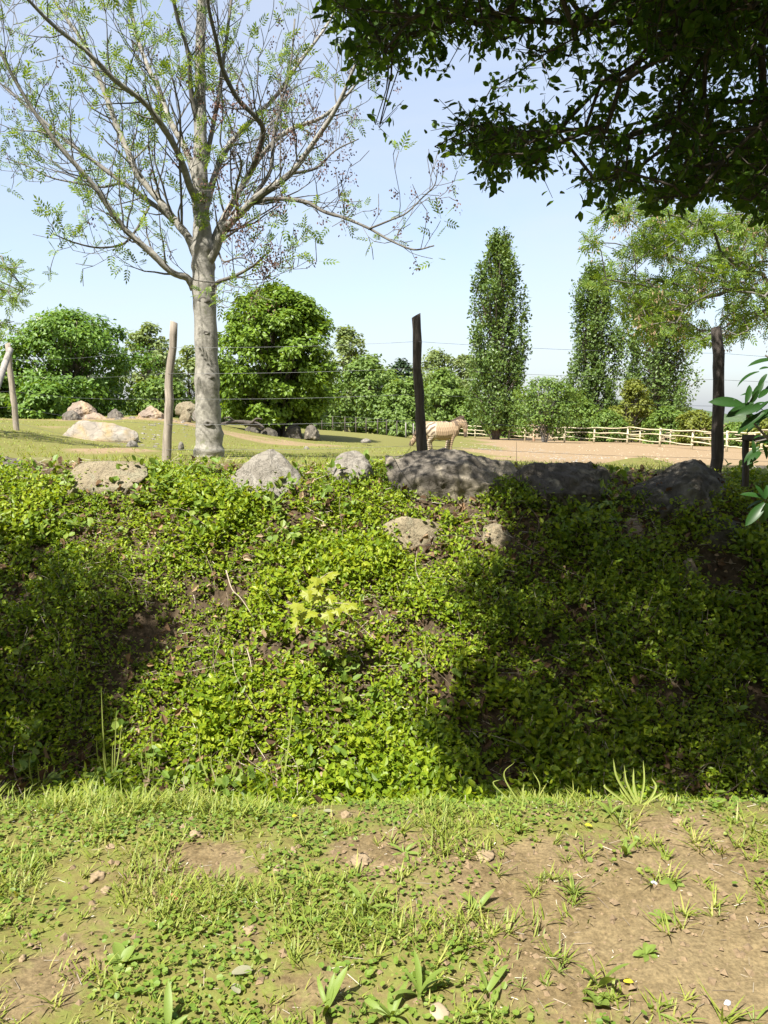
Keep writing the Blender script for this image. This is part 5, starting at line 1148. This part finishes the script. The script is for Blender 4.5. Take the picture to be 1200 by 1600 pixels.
for i, (px, py, s) in enumerate([(495, 902, 1.1), (508, 900, 1.0), (520, 893, 1.0), (490, 912, 1.1), (481, 922, 1.15), (494, 918, 1.0), (502, 930, 1.15), (514, 930, 1.0), (466, 942, 1.15), (478, 952, 1.1), (491, 955, 1.15), (510, 955, 1.2), (470, 965, 1.2), (536, 942, 1.2), (546, 944, 1.0), (526, 950, .9), (552, 950, .9), (500, 968, .8)]):
    dp = b[1] - .42 - .1 * rng.random(); p = at(px, py, dp); a = sp_[int(np.argmin(np.abs(sp_[:, 2] - p[2] + .03)))]; ax = np.array([rng.normal() * .35 + (px - 503) / 80, -.75, -.55 + .25 * rng.normal()])
    V, q, t = tube([a, (a + p) / 2 + np.array([0, 0, .01]), p], .0016, 4); obj('petiole', V, [q, t], M['twig'], sap)
    place('leaf', mleaf, sap, frame_matrix(p - b, ax, (rng.normal() * .2, -.45, .9), .088 * s))

# ------------------------------------------------------------------ near verge: grass, clover, moss
def blades(G, H, W_, lean, curve, N=None):
    n = len(G); d = nrm(np.concatenate([rng.normal(size=(n, 2)), np.zeros((n, 1))], 1)); sd = np.stack([-d[:, 1], d[:, 0], np.zeros(n)], 1); V = np.zeros((n, 7, 3))
    for i, f in enumerate((0, .4, .75)):
        c = G + np.array([0, 0, 1.]) * (H * f * (1 - .35 * curve * f))[:, None] + d * (H * (lean * f + curve * f * f))[:, None]; wv = (W_ * (1, .9, .6)[i] / 2)[:, None]
        V[:, i * 2] = c - sd * wv; V[:, i * 2 + 1] = c + sd * wv
    V[:, 6] = G + np.array([0, 0, 1.]) * (H * (1 - .35 * curve))[:, None] + d * (H * (lean + curve))[:, None]
    o = (np.arange(n) * 7)[:, None]; q = np.concatenate([o + np.array([0, 1, 3, 2]), o + np.array([2, 3, 5, 4])]); t = o + np.array([4, 5, 6])
    return V.reshape(-1, 3), [q, t]
def build_verge():
    def cand(n, y0=.6, y1=3.3, xm=1.0):
        y = y0 + (y1 - y0) * rng.random(n) ** .8; x = rng.uniform(-1, 1, n) * (y * .6 * xm + .7); return x, y
    # grass
    x, y = cand(56000); b = bare_near(x, y); px = 600 + F * x / y; edge = sstep(2.6, 2.9, y) * (1 - .75 * sstep(350, 760, px))
    cl = fbm(x * 5, y * 5, 111, 2); k = rng.random(len(x)) < np.clip((1 - b) ** 1.3 * (.16 + .95 * sstep(.42, .7, cl)) + edge * .30 * sstep(.3, .55, cl) + .5 * sstep(.64, .72, cl) * sstep(.95, .6, b), 0, 1) * np.where(b > .88, .12, 1); x, y, b, edge, cl = x[k], y[k], b[k], edge[k], cl[k]; n = len(x)
    G = np.stack([x, y, terrain(x, y) - .004], 1); H = .8 * (.016 + .034 * rng.random(n) ** 1.5 + .06 * sstep(.56, .75, cl) * rng.random(n) + edge * (.015 + .065 * rng.random(n) ** 2.2)); Wd = .0030 + .0034 * rng.random(n) + .001 * edge
    V, fc = blades(G, H, Wd, .25 + .5 * rng.random(n), .15 + .6 * rng.random(n)); tag(obj('grass', V, fc, M['grass'], base=(0, 2, 0)), 'short trampled grass on the near verge', 'grass', kind='stuff')
    # clover and small weeds
    x, y = cand(42000); b = bare_near(x, y); cl = fbm(x * 4 + 7, y * 4, 113, 2); k = rng.random(len(x)) < np.clip((1 - b) ** 1.5 * sstep(.40, .62, cl) * 1.2, 0, 1); x, y = x[k], y[k]; n = len(x)
    G = np.stack([x, y, terrain(x, y) + .004 + .018 * rng.random(n)], 1); S = .009 + .015 * rng.random(n) ** 1.5
    V, fc = scatter(np.array([(0, 0, 0), (-.38, .35, .06), (-.3, .85, .04), (0, .95, 0), (.3, .85, .04), (.38, .35, .06)]), OVAL_F, G, rnd_dir(n) * np.array([1, 1, .25]), nrm(np.array([0, 0, 1.]) + rng.normal(size=(n, 3)) * .35), S)
    tag(obj('clover', V, fc, M['clover'], base=(0, 2, 0)), 'low clover and small round weeds in the near grass', 'clover', kind='stuff')
    # moss and thatch
    x, y = cand(24000); b = bare_near(x, y); k = rng.random(len(x)) < np.clip(1 - 1.5 * b, 0, 1); x, y = x[k], y[k]; n = len(x); G = np.stack([x, y, terrain(x, y) - .002], 1)
    V, fc = blades(G, .006 + .012 * rng.random(n), .002 + .002 * rng.random(n), .5 + rng.random(n), .3 + rng.random(n)); tag(obj('moss', V, fc, M['moss'], base=(0, 2, 0)), 'yellowish moss and thatch between the grass', 'moss', kind='stuff')
    # small tufts on the barer earth
    x, y = cand(1250); px = 600 + F * x / y; k = (rng.random(len(x)) < .25 + .75 * sstep(450, 800, px)) & (y < 2.85) & (fbm(x * 3 + 5, y * 3, 119, 2) > .36); x, y = x[k], y[k]; nt = len(x); per = 11; n = nt * per
    sz = np.repeat(.022 + .045 * rng.random(nt) ** 1.6, per); G = np.stack([np.repeat(x, per), np.repeat(y, per), np.zeros(n)], 1) + rng.normal(size=(n, 3)) * np.array([.007, .007, 0]); G[:, 2] = terrain(G[:, 0], G[:, 1]) - .003
    V, fc = blades(G, sz * (.6 + .7 * rng.random(n)), .0030 + .0035 * rng.random(n), .3 + .9 * rng.random(n), .1 + .6 * rng.random(n)); tag(obj('grass_tufts', V, fc, M['grass'], base=(0, 2, 0)), 'small grass tufts sprouting on the bare verge earth', 'grass', kind='stuff')
    # dry straw, petals, crumbs
    x, y = cand(1500); n = len(x); G = np.stack([x, y, terrain(x, y) + .004], 1); d = rnd_dir(n) * np.array([1, 1, .12]); L = .02 + .05 * rng.random(n)
    V, q = edges_mesh(G, G + d * L[:, None], np.full(n, .0011), np.full(n, .0008), 3); tag(obj('straw', V, [q], M['twig'], base=(0, 2, 0)), 'dry straw bits lying on the verge', 'straw', kind='stuff')
    x, y = cand(360); n = len(x); G = np.stack([x, y, terrain(x, y) + .007], 1); V, fc = scatter(OVAL_V, OVAL_F, G, rnd_dir(n) * np.array([1, 1, .2]), nrm(np.array([0, 0, 1.]) + rng.normal(size=(n, 3)) * .3), .005 + .009 * rng.random(n) ** 2, .004 + .005 * rng.random(n))
    tag(obj('fallen_petals', V, fc, M['petal'], base=(0, 2, 0)), 'white fallen petals dotted over the verge', 'petals', kind='stuff')
    x, y = cand(20000); b = bare_near(x, y); k = rng.random(len(x)) < b * .9 + .05; x, y = x[k], y[k]; B3 = Bag(); n = len(x); S = .0016 + .014 * rng.random(n) ** 6; G = np.stack([x, y, terrain(x, y) + S * .2], 1)
    oct_v = np.array([(1, 0, 0), (0, 1, 0), (-1, 0, 0), (0, -1, 0), (0, 0, .8), (0, 0, -.5)]); oct_f = [np.array([(0, 1, 4), (1, 2, 4), (2, 3, 4), (3, 0, 4)])]
    V, fc = scatter(oct_v, oct_f, G, rnd_dir(n) * np.array([1, 1, .1]), np.tile([0, 0, 1.], (n, 1)) + rng.normal(size=(n, 3)) * .3, S); tag(obj('soil_crumbs', V, fc, M['crumb'], base=(0, 2, 0)), 'small crumbs of dry earth on the bare verge', 'earth crumbs', kind='stuff')
    # paddock grass and weeds on the bank top
    n = 42000; y = 7.9 * np.exp(rng.random(n) * math.log(26 / 7.9)); x = rng.uniform(-1, 1, n) * (y * .55 + .5); g, s_, _ = zone(x, y); cl = fbm(x * 1.8, y * 1.8, 117); k = (rng.random(n) < g * (1 - s_) * sstep(.3, .6, cl)); x, y, cl = x[k], y[k], cl[k]; n = len(x)
    rim = sstep(9.4, 8.2, y); G = np.stack([x, y, terrain(x, y) - .004], 1); V, fc = blades(G, (.02 + .03 * rng.random(n)) * (1 + 1.2 * rim), .004 + .0035 * y / 10, .3 + .4 * rng.random(n), .3 + .5 * rng.random(n))
    tag(obj('paddock_grass', V, fc, M['grass'], base=(0, 14, 0)), 'short grazed grass of the paddock', 'grass', kind='stuff')
build_verge()

# tall grass blades on the near rim
def tall_grass(label, px, py, specs, mat, w_=.010):
    b = hit1(px, py); root = empty('tall_grass', b); tag(root, label, 'grass tuft', 'tall grass on the edge of the verge')
    for (tx, ty, bend) in specs:
        t = at(tx, ty, b[1] + rng.normal() * .03); p0 = b + np.array([rng.normal() * .02 + (tx - px) * .0007, rng.normal() * .015, -.01]); mid = (p0 + t) / 2 + np.array([-bend, 0, abs(bend) * .6]); P = smooth_path([p0, mid, t], 5)
        d = nrm(np.gradient(P, axis=0)); s = nrm(np.cross(d, [rng.normal() * .3, 1, .1])); wv = w_ * np.interp(np.linspace(0, 1, len(P)), [0, .3, .8, 1], [.8, 1, .6, .05])[:, None]; m = len(P)
        V = np.concatenate([P - s * wv / 2, P + np.cross(s, d) * wv * .2, P + s * wv / 2]); i = np.arange(m - 1); q = np.concatenate([np.stack([i, i + 1, m + i + 1, m + i], 1), np.stack([m + i, m + i + 1, 2 * m + i + 1, 2 * m + i], 1)]); obj('blade', V, [q], mat, root)
tall_grass('tall pale grass tuft standing against the left dark shade', 172, 1222, [(158, 1075, .01), (182, 1105, .0), (163, 1140, .02), (190, 1130, -.01), (150, 1150, .03), (205, 1185, -.05), (125, 1215, .06), (176, 1160, 0)], M['blade'])
tall_grass('grass tuft right of the tall pale tuft', 232, 1222, [(238, 1132, -.01), (226, 1150, .01), (222, 1170, .02), (250, 1180, -.03), (240, 1165, 0)], M['blade'])
tall_grass('loose grass tuft in front of the sunlit vine', 340, 1225, [(312, 1140, .04), (345, 1190, .0), (385, 1135, -.02), (352, 1165, .01), (362, 1180, -.02), (330, 1175, .02)], M['blade'])
tall_grass('two upright blades below the maple sapling', 448, 1225, [(458, 1085, -.01), (446, 1165, .01), (440, 1180, .02)], M['blade'])
tall_grass('single tall stalk at the shade edge', 694, 1245, [(679, 1104, .0), (700, 1200, -.02), (686, 1210, .02)], M['blade'], .006)
tall_grass('arching dry blades over the dark ditch', 832, 1258, [(805, 1190, .06), (782, 1218, .07), (832, 1205, -.02), (845, 1230, -.03), (820, 1225, .02)], M['blade'], .006)
tall_grass('fan of pale blades at the right of the ditch', 1000, 1258, [(958, 1185, .03), (975, 1195, .02), (990, 1200, .01), (1005, 1188, -.01), (1018, 1215, -.03), (945, 1225, .05), (968, 1230, .02), (1030, 1240, -.05)], M['blade'])
tall_grass('grass tuft at the far left end of the rim', 60, 1228, [(48, 1175, .02), (70, 1180, -.01), (85, 1195, -.03), (30, 1190, .04), (100, 1205, -.05), (58, 1190, 0)], M['blade'])

# broad-leaved weeds
def strap_leaf(L, W_, curl, seg=7):
    V = []; 
    for i in range(seg + 1):
        f = i / seg; wv = W_ / 2 * (math.sin(math.pi * min(1, f * .92 + .06)) ** .75) * (1 if i < seg else 0); y = L * math.sin(f * curl) / curl; z = L * (1 - math.cos(f * curl)) / curl * -1
        V += [(-wv, y, z + wv * .35), (0, y, z), (wv, y, z + wv * .35)]
    V = np.array(V); i = np.arange(seg)[:, None]; j = np.arange(2)[None]; q = np.stack([i * 3 + j, i * 3 + j + 1, (i + 1) * 3 + j + 1, (i + 1) * 3 + j], -1).reshape(-1, 4)
    me = make_mesh('strap_leaf', V, [q], True); me.materials.append(M['plantain']); return me
SL = [strap_leaf(1, .20, .6), strap_leaf(1, .15, 1.0), strap_leaf(1, .26, .8), strap_leaf(1, .07, .8)]
OV = [strap_leaf(1, .52, .6), strap_leaf(1, .6, .4)]
def rosette(label, px, py, n, size, meshes, lift=(.35, 1.0), name='plantain', cat='plant', spread=6.28, a0=0):
    b = hit1(px, py); root = empty(name, b); tag(root, label, cat, 'broad-leaved weeds on the verge')
    for i in range(n):
        a = a0 + px * 1.7 + spread * (i + .9 * rng.random()) / n; e = lift[0] + (lift[1] - lift[0]) * rng.random(); ax = Vector((math.cos(a) * math.cos(e), math.sin(a) * math.cos(e), math.sin(e)))
        nr = Vector((-math.cos(a) * math.sin(e), -math.sin(a) * math.sin(e), math.cos(e))); place('leaf', meshes[int(rng.integers(len(meshes)))], root, frame_matrix((0, 0, -.003), ax, nr + Vector(rng.normal(size=3) * .35), size * .9 * (.5 + .6 * rng.random())))
rosette('bright broad plantain rosette on the bare earth right of centre', 745, 1420, 9, .105, SL[:1] + SL[2:3], (.4, 1.1))
rosette('plantain with two long leaves near the top of the bare earth', 978, 1338, 3, .14, SL[:1], (.35, 1.3), spread=5.5, a0=.1)
rosette('dense dark grass-like tuft in the middle of the bare earth', 897, 1398, 22, .085, SL[3:], (.3, 1.3), name='grass_tuft', cat='grass tuft')
rosette('single upright broad leaf plant on the bare earth, lower right', 937, 1545, 3, .15, SL[:1], (1.0, 1.45))
rosette('plantain with spreading long leaves near the bottom, right of centre', 760, 1548, 5, .13, SL[:1] + SL[1:2], (.4, 1.2))
rosette('small plantain beside a pale clod in the upper grass', 452, 1378, 4, .07, SL[2:3], (.5, 1.1))
rosette('plantain with narrow upright leaves at the bottom, left of centre', 512, 1578, 5, .13, SL[:2], (.6, 1.3))
rosette('tall narrow-leaved plantain clump in the middle of the grass', 572, 1420, 9, .13, SL[1:2] + SL[3:], (.7, 1.35))
rosette('round-leaved dock cluster in the lower left grass', 190, 1500, 8, .075, OV, (.3, .9), name='dock_plant')
rosette('round-leaved sprig left of the bare patch', 300, 1452, 4, .06, OV, (.2, .7), name='dock_plant')
rosette('plantain cut by the bottom edge in the left grass', 262, 1596, 4, .12, SL[:1], (.7, 1.3))
rosette('leafy weed at the rim below the single stalk', 632, 1335, 7, .08, SL[:2], (.3, 1.0))
rosette('thin three-leaved weed between stalk and bare earth', 728, 1320, 4, .11, SL[1:2], (.5, 1.3))
rosette('large-leaved weed hanging over the ditch edge on the right', 955, 1268, 9, .10, SL[:3], (.3, 1.0))
rosette('leafy weed on the rim at the far right', 1120, 1262, 9, .07, SL[:3] + OV, (.3, 1.0))
rosette('plantain clump at the bottom centre', 612, 1580, 8, .12, SL[:2], (.5, 1.3))
rosette('upright plantain beside the bottom centre clump', 655, 1560, 6, .13, SL[:2], (.8, 1.35))
rosette('small plantain on the pale earth at the bottom', 765, 1592, 5, .08, SL[:1], (.3, .9))
rosette('thin grassy tuft on the bare earth below the dark tuft', 872, 1525, 12, .065, SL[3:], (.5, 1.3), name='grass_tuft', cat='grass tuft')
rosette('small grassy tuft left of the upright leaf', 815, 1545, 10, .06, SL[3:], (.5, 1.3), name='grass_tuft', cat='grass tuft')
rosette('spreading weed on bare earth at the bottom right', 1062, 1588, 7, .08, SL[1:2] + SL[3:], (.2, .9))
rosette('weed in the bottom right corner', 1178, 1590, 7, .09, SL[1:2] + SL[3:], (.4, 1.1))
rosette('low leafy weed patch on the bare earth, right of the dark tuft', 1030, 1440, 14, .05, OV + SL[2:3], (.15, .7))
rosette('small leafy weed beside the right bare earth', 1010, 1490, 14, .05, OV + SL[3:], (.15, .7))
rosette('flat grassy weed left of the dark tuft', 830, 1372, 10, .07, SL[3:] + SL[1:2], (.15, .7))
rosette('flat grassy weed at the right beside the grey pebble', 1052, 1372, 9, .06, SL[3:] + OV[:1], (.15, .7))
rosette('low leafy weed close under the upright leaf', 935, 1580, 5, .055, OV, (.2, .8))

# clods, chips and stones lying on the verge
def lump(name, label, px, py, wpx, hpx, mat, seed, cat, group, rough=.22):
    b = hit1(px, py); s = wpx / 2 * b[1] / F; hz = hpx / 2 * b[1] / F * .9; bm = bmesh.new(); bmesh.ops.create_icosphere(bm, subdivisions=3, radius=1)
    for v in bm.verts:
        p = v.co.copy(); d = 1 + rough * noise.fractal(p * 1.6 + Vector((seed * 5.3, 0, 0)), 1, 2, 4) * 1.6; v.co = Vector((p.x * s * d, p.y * s * .8 * d, p.z * hz * d * .7))
    me = bpy.data.meshes.new(name); bm.to_mesh(me); bm.free(); me.materials.append(mat); me.polygons.foreach_set('use_smooth', [True] * len(me.polygons))
    o = bpy.data.objects.new(name, me); col.objects.link(o); o.location = b + np.array([0, 0, hz * .2]); o.rotation_euler = (0, 0, seed); tag(o, label, cat, group)
GC = 'pale crumbly earth clods on the verge'
for i, (px, py, wv, hv, lb) in enumerate([(152, 1372, 26, 20, 'pale earth clod in the left grass'), (165, 1394, 20, 14, 'second pale clod just below the left one'), (305, 1313, 20, 18, 'pale clod above the left bare patch'), (287, 1296, 16, 16, 'pale clod left above the patch clod'),
        (434, 1368, 20, 26, 'tall pale clod beside the small plantain'), (458, 1332, 14, 26, 'narrow pale clod below the rim'), (541, 1278, 20, 18, 'pale clod on the bare spot under the rim'), (565, 1342, 38, 14, 'wide flat pale clod on the middle bare patch'),
        (475, 1236, 12, 16, 'small pale clod in the rim grass'), (390, 1462, 22, 22, 'pale clod in the middle of the grass'), (36, 1496, 14, 22, 'pale clod near the left edge'), (1060, 1287, 22, 14, 'brown clod on the rim at the right'), (620, 1365, 26, 12, 'flat clod at the edge of the bare earth'), (755, 1330, 40, 12, 'low crumbly heap on the bare earth under the stalk'), (172, 1320, 16, 8, 'tiny clod in the upper left grass')]):
    lump('earth_clod', lb, px, py, wv, hv, M['clod'], i + 1, 'clod', GC, .35)
lump('bark_chip', 'orange brown bark chip in the left grass', 270, 1402, 28, 9, M['chip'], 3.0, 'bark chip', None, .1)
lump('pebble', 'bluish grey pebble on the right bare earth', 1022, 1376, 13, 9, M['pebble'], 2.2, 'pebble', 'pebbles on the verge', .15)
lump('pebble', 'pale grey pebble near the bottom right corner', 1137, 1562, 14, 10, M['pebble'], 4.1, 'pebble', 'pebbles on the verge', .15)
lump('stone', 'pale sandy stone cut by the bottom edge', 686, 1592, 40, 26, M['palestone'], 5.0, 'stone', None, .12)
lump('pebble', 'brown pebble on the upper right bare earth', 1078, 1396, 12, 9, M['clod'], 5.1, 'pebble', 'pebbles on the verge', .15)
# fallen single leaves
def fallen(label, px, py, s, mesh, yaw, mat, tilt=.15):
    b = hit1(px, py); o = bpy.data.objects.new('fallen_leaf', mesh.copy()); o.data.materials.clear(); o.data.materials.append(mat); col.objects.link(o); o.matrix_world = frame_matrix(b + np.array([0, 0, .014]), (math.cos(yaw), math.sin(yaw), tilt * .3), (0, -tilt, 1), s); tag(o, label, 'leaf', 'single fallen leaves on the verge')
WL = strap_leaf(1, .5, .12)
fallen('grey green withered leaf in the grass below centre left', 362, 1516, .06, WL, .3, M['greyleaf'])
fallen('pale grey curled leaf under the withered one', 374, 1548, .045, WL, 2.2, M['greyleaf'])
fallen('yellow fallen leaf right of the rim clods', 457, 1277, .03, OV[0], .9, M['yellow'])
fallen('yellow fallen leaf at the top of the bare earth', 914, 1291, .03, OV[0], .0, M['yellow'])
fallen('pale dry leaf beside the bare spot under the rim', 520, 1276, .04, WL, 2.9, M['greyleaf'])
fallen('yellow flower bit on the earth at the bottom right', 974, 1549, .028, OV[1], .1, M['yellow'])

# ------------------------------------------------------------------ big-leaved shrub at the right edge
def build_laurel():
    b = np.array([1.62, 2.35, 0.]); b[2] = terrain(b[0], b[1]) - .02; root = empty('laurel_shrub', b); tag(root, 'large-leaved shrub poking in at the right picture edge', 'shrub')
    L1 = strap_leaf(1, .34, .35, 6); L2 = strap_leaf(1, .28, .6, 6); L3 = strap_leaf(1, .25, .9, 6)
    for m_ in (L1, L2, L3): m_.materials.clear(); m_.materials.append(M['laurel'])
    stems = [([b, b + np.array([-.05, 0, .6]), at(1250, 720, 2.3), at(1205, 690, 2.25), at(1160, 640, 2.2)], .007), ([b, b + np.array([-.1, .05, .5]), at(1270, 850, 2.25), at(1225, 800, 2.15), at(1190, 776, 2.1)], .006),
             ([b, b + np.array([.0, 0, .9]), at(1290, 640, 2.4), at(1240, 590, 2.35), at(1196, 555, 2.3)], .007), ([b, b + np.array([0, .1, .8]), at(1300, 700, 2.6), at(1240, 680, 2.6), at(1180, 690, 2.6)], .006), ([b, b + np.array([.1, 0, .8]), at(1330, 560, 2.5), at(1270, 520, 2.45)], .007)]
    for P, r in stems:
        Ps = smooth_path(P, 6); V, q, t = tube(Ps, np.linspace(r * 1.3, r * .35, len(Ps)), 6); obj('stem', V, [q, t], M['twigbark'], root, True)
    def leaf(px, py, D, tx, ty, s=None, up=(0, -.3, 1), m_=None):
        p = at(px, py, D); t = at(tx, ty, D - .03 + .06 * rng.random()); d = t - p; L = np.linalg.norm(d); place('leaf', m_ or (L1, L2, L3)[int(rng.integers(3))], root, frame_matrix(p - b, d, np.array(up) + rng.normal(size=3) * .2, L))
    # the twig pointing left in front of the sky
    for a in [(1160, 632, 2.2, 1110, 624), (1148, 624, 2.2, 1128, 626), (1165, 630, 2.2, 1176, 597), (1170, 632, 2.22, 1188, 610), (1178, 630, 2.2, 1132, 650), (1190, 634, 2.2, 1150, 646), (1185, 622, 2.25, 1205, 602), (1200, 640, 2.2, 1172, 662), (1195, 645, 2.2, 1148, 668)]: leaf(*a, up=(0, -.9, .5))
    # sunlit sprig lower down
    for a in [(1192, 778, 2.1, 1158, 768), (1193, 778, 2.1, 1183, 757), (1195, 780, 2.1, 1200, 757), (1192, 782, 2.1, 1163, 792), (1195, 786, 2.1, 1165, 820), (1200, 780, 2.1, 1215, 800), (1200, 776, 2.1, 1222, 770), (1198, 786, 2.08, 1190, 822)]: leaf(*a, up=(0, -.7, .8), m_=L1)
    # darker mass behind
    for i in range(95):
        y_ = rng.uniform(555, 730); x_ = rng.uniform(1165 + max(0, 640 - y_) * .3, 1300); D = rng.uniform(2.3, 2.7); a = rng.random() * 6.28; l = rng.uniform(22, 40); leaf(x_, y_, D, x_ + math.cos(a) * l - 8, y_ + math.sin(a) * l * .6 + 6, up=(0, -.4, .9))
    for i in range(70):
        y_ = rng.uniform(740, 900); x_ = rng.uniform(1235, 1330); D = rng.uniform(2.1, 2.5); a = rng.random() * 6.28; l = rng.uniform(30, 50); leaf(x_, y_, D, x_ + math.cos(a) * l, y_ + math.sin(a) * l * .6 + 6, up=(0, -.4, .9))
build_laurel()
